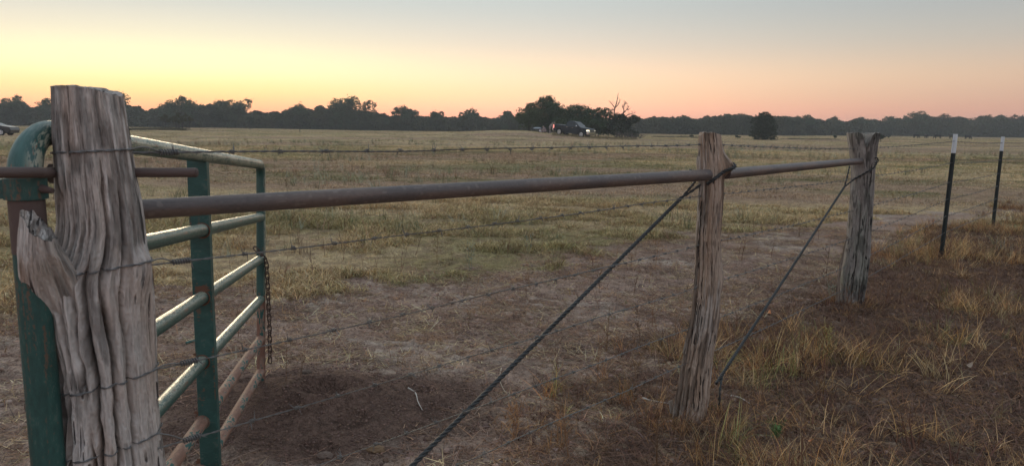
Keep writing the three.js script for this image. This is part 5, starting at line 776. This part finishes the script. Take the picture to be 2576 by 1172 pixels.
// ---------------------------------------------------------------- small things on the ground
{
  M.stick = MAT(0.55, 0.5, 0.44, 0.9); M.dry = MAT(0.36, 0.22, 0.11, 0.9); M.paleLeaf = MAT(0.5, 0.42, 0.32, 0.9); M.orange = MAT(0.62, 0.24, 0.1, 0.9); M.dry2 = MAT(0.36, 0.27, 0.2, 0.9); M.hose = MAT(0.03, 0.12, 0.1, 0.5); M.dung = MAT(0.2, 0.125, 0.07, 1);
  const stick = (name, label, pts, r, mat, cat = 'stick') => { const p = pts.map(([x, y]) => G(x, y).add(V(0, r * 1.1 + 0.006, 0))), o = p[0].clone(); reseed(pts[0][0]); const m = part(name, tube(curve(p.map((q) => q.clone().sub(o).add(V(rr(-0.004, 0.004), rr(0, 0.004), rr(-0.004, 0.004)))), 24), (t) => r * (1 - 0.55 * t) * (1 + 0.2 * Math.sin(t * 19)), 7), mat); m.position.copy(o); return tag(m, label, cat); };
  stick('dry_twig', 'pale bent twig lying on the dirt right of the ant mound', [[1028, 980], [1044, 992], [1050, 1015], [1062, 1036]], 0.004, M.stick, 'twig');
  stick('dry_twig', 'pale curved stem on the dirt beyond the lower barbed wires', [[1262, 930], [1258, 955], [1268, 985], [1280, 1000]], 0.003, M.paleLeaf, 'twig');
  stick('bark_stick', 'white weathered stick left of the reddish post foot', [[1615, 1008], [1640, 1013], [1664, 1018], [1682, 1020]], 0.0065, M.stick);
  stick('grass_stem', 'long bleached stem on the ground right of the reddish post', [[1838, 1000], [1862, 1008], [1885, 1022]], 0.006, M.stick, 'stem');
  const chip = G(1690, 1045), cm = part('bark_chip', new THREE.BoxGeometry(0.022, 0.085, 0.007, 2, 6, 1), MAT(0.36, 0.32, 0.28, 0.95)); { const p = cm.geometry.attributes.position; for (let i = 0; i < p.count; i++) p.setXYZ(i, p.getX(i) * (1 + 0.3 * noise(p.getY(i) * 60, 2)), p.getY(i), p.getZ(i) + 0.01 * Math.sin(p.getY(i) * 30)); cm.geometry.computeVertexNormals(); } cm.position.set(chip.x, chip.y + 0.035, chip.z); cm.rotation.set(-0.5, 0.5, 0.35); tag(cm, 'grey upright bark chip leaning at the left foot of the reddish post', 'bark chip');
  const leaf = (name, label, px, py, s, mat, turn) => { const c = G(px, py), sh = new THREE.Shape(); sh.moveTo(-s, 0); sh.bezierCurveTo(-s * 0.4, s * 0.75, s * 0.5, s * 0.6, s, 0); sh.bezierCurveTo(s * 0.4, -s * 0.5, -s * 0.5, -s * 0.65, -s, 0); const g = new THREE.ShapeGeometry(sh, 10); g.rotateX(-Math.PI / 2); const p = g.attributes.position; for (let i = 0; i < p.count; i++) p.setY(i, 0.9 * (p.getX(i) ** 2 + p.getZ(i) ** 2) / s + 0.012); g.computeVertexNormals(); const m = part(name, g, mat); m.position.copy(c).add(V(0, 0.012, 0)); m.rotation.set(0.25, turn, 0.1); return tag(m, label, 'leaf'); };
  leaf('fallen_leaf', 'pale curled leaf on the bare ground at the far right', 2438, 932, 0.034, M.dry2, 0.5); leaf('fallen_leaf', 'orange curled leaf beside the lower brace cable', 1936, 796, 0.03, M.orange, 1.2); leaf('fallen_leaf', 'small orange leaf at the bottom right among dark litter', 2038, 1122, 0.016, M.orange, 0.3);
  const lump = (label, px, py, s, mat) => { const c = G(px, py), g = new THREE.IcosahedronGeometry(s, 3), p = g.attributes.position; for (let i = 0; i < p.count; i++) { const v = V(p.getX(i), p.getY(i), p.getZ(i)).multiplyScalar(0.45 + 0.75 * fbm(p.getX(i) / s * 2.6 + px, p.getY(i) / s * 2.6 + p.getZ(i) / s * 2, 4, p.getZ(i) / s) + 0.2 * noise(p.getX(i) / s * 9, p.getZ(i) / s * 9, p.getY(i) / s * 9)); p.setXYZ(i, v.x * 1.4, v.y * 0.7, v.z); } g.computeVertexNormals(); const m = part('dirt_clod', g, mat); m.position.copy(c).add(V(0, s * 0.3, 0)); return tag(m, label, 'clod', 'clods on the dirt'); };
  lump('ochre lump on the dirt near the bottom, left of the big brace cable', 944, 1136, 0.03, M.dung); lump('grey brown clod on the dirt below the ochre lump, at its left', 818, 1150, 0.026, MAT(0.17, 0.12, 0.095, 1)); lump('small dark clod beside the gate latch end', 770, 940, 0.026, MAT(0.12, 0.085, 0.065, 1));
  const hz = G(482, 862), hm = part('hose_end', tube(curve([V(-0.02, 0.012, 0.05), V(0.0, 0.014, 0.02), V(0.03, 0.014, 0), V(0.075, 0.013, -0.01)], 14), 0.009, 10), M.hose); hm.position.copy(hz); tag(hm, 'short green hose end lying behind the gate stay', 'hose');
  const wz = G(462, 850), wl = []; for (let i = 0; i <= 26; i++) { const a = i / 26 * 4.4; wl.push(V(Math.cos(a) * 0.045, 0.01 + 0.075 * (0.5 + 0.5 * Math.sin(a)), Math.sin(a) * 0.02)); } const wm = part('wire_loop', tube(wl, 0.0022, 5), M.paleLeaf); wm.position.copy(wz); tag(wm, 'pale thin loop of dry stem standing beside the green hose end', 'stem');
  // single weeds that stand out
  const weed = (label, px, py, h, tone, s, leafy) => { const c = G(px, py), m = part('weed_plant', stalk(s, h, 3, leafy), tone); m.position.copy(c).add(V(0, -0.01, 0)); return tag(m, label, 'weed', 'single weeds in the dirt and grass'); };
  const sage = MAT(0.24, 0.26, 0.19, 0.95), dead = MAT(0.2, 0.12, 0.08, 0.95), fresh = MAT(0.12, 0.2, 0.06, 0.9), yellow = MAT(0.42, 0.36, 0.12, 0.9);
  weed('grey-green leafy weed standing in the pasture edge left of the view middle', 1186, 680, 0.3, sage, 301, 90); weed('small grey-green weed in the pasture right of the tall leafy weed', 1330, 640, 0.26, sage, 302, 60); weed('slim brown seedhead weed at the pasture edge', 1005, 690, 0.24, dead, 303, 14); weed('short brown weed stalk near the gate latch end', 790, 700, 0.22, dead, 304, 10);
  weed('yellow-green weed on the verge before the notched post', 2082, 868, 0.13, yellow, 305, 60); weed('fresh green weed at the bottom right of the reddish post', 1955, 1112, 0.09, fresh, 306, 60); weed('pale green weed left of the notched post foot', 2094, 758, 0.16, sage, 307, 60); weed('rust-coloured bushy weed at the lower middle, right of the big cable', 1285, 1110, 0.2, MAT(0.36, 0.19, 0.09, 0.95), 308, 70); weed('bare dark weed stem right of the reddish post', 2012, 938, 0.3, dead, 309, 6);
}
scene.traverse((o) => { if (o.isMesh) { o.castShadow = true; o.receiveShadow = true; } });
renderer.render(scene, camera);
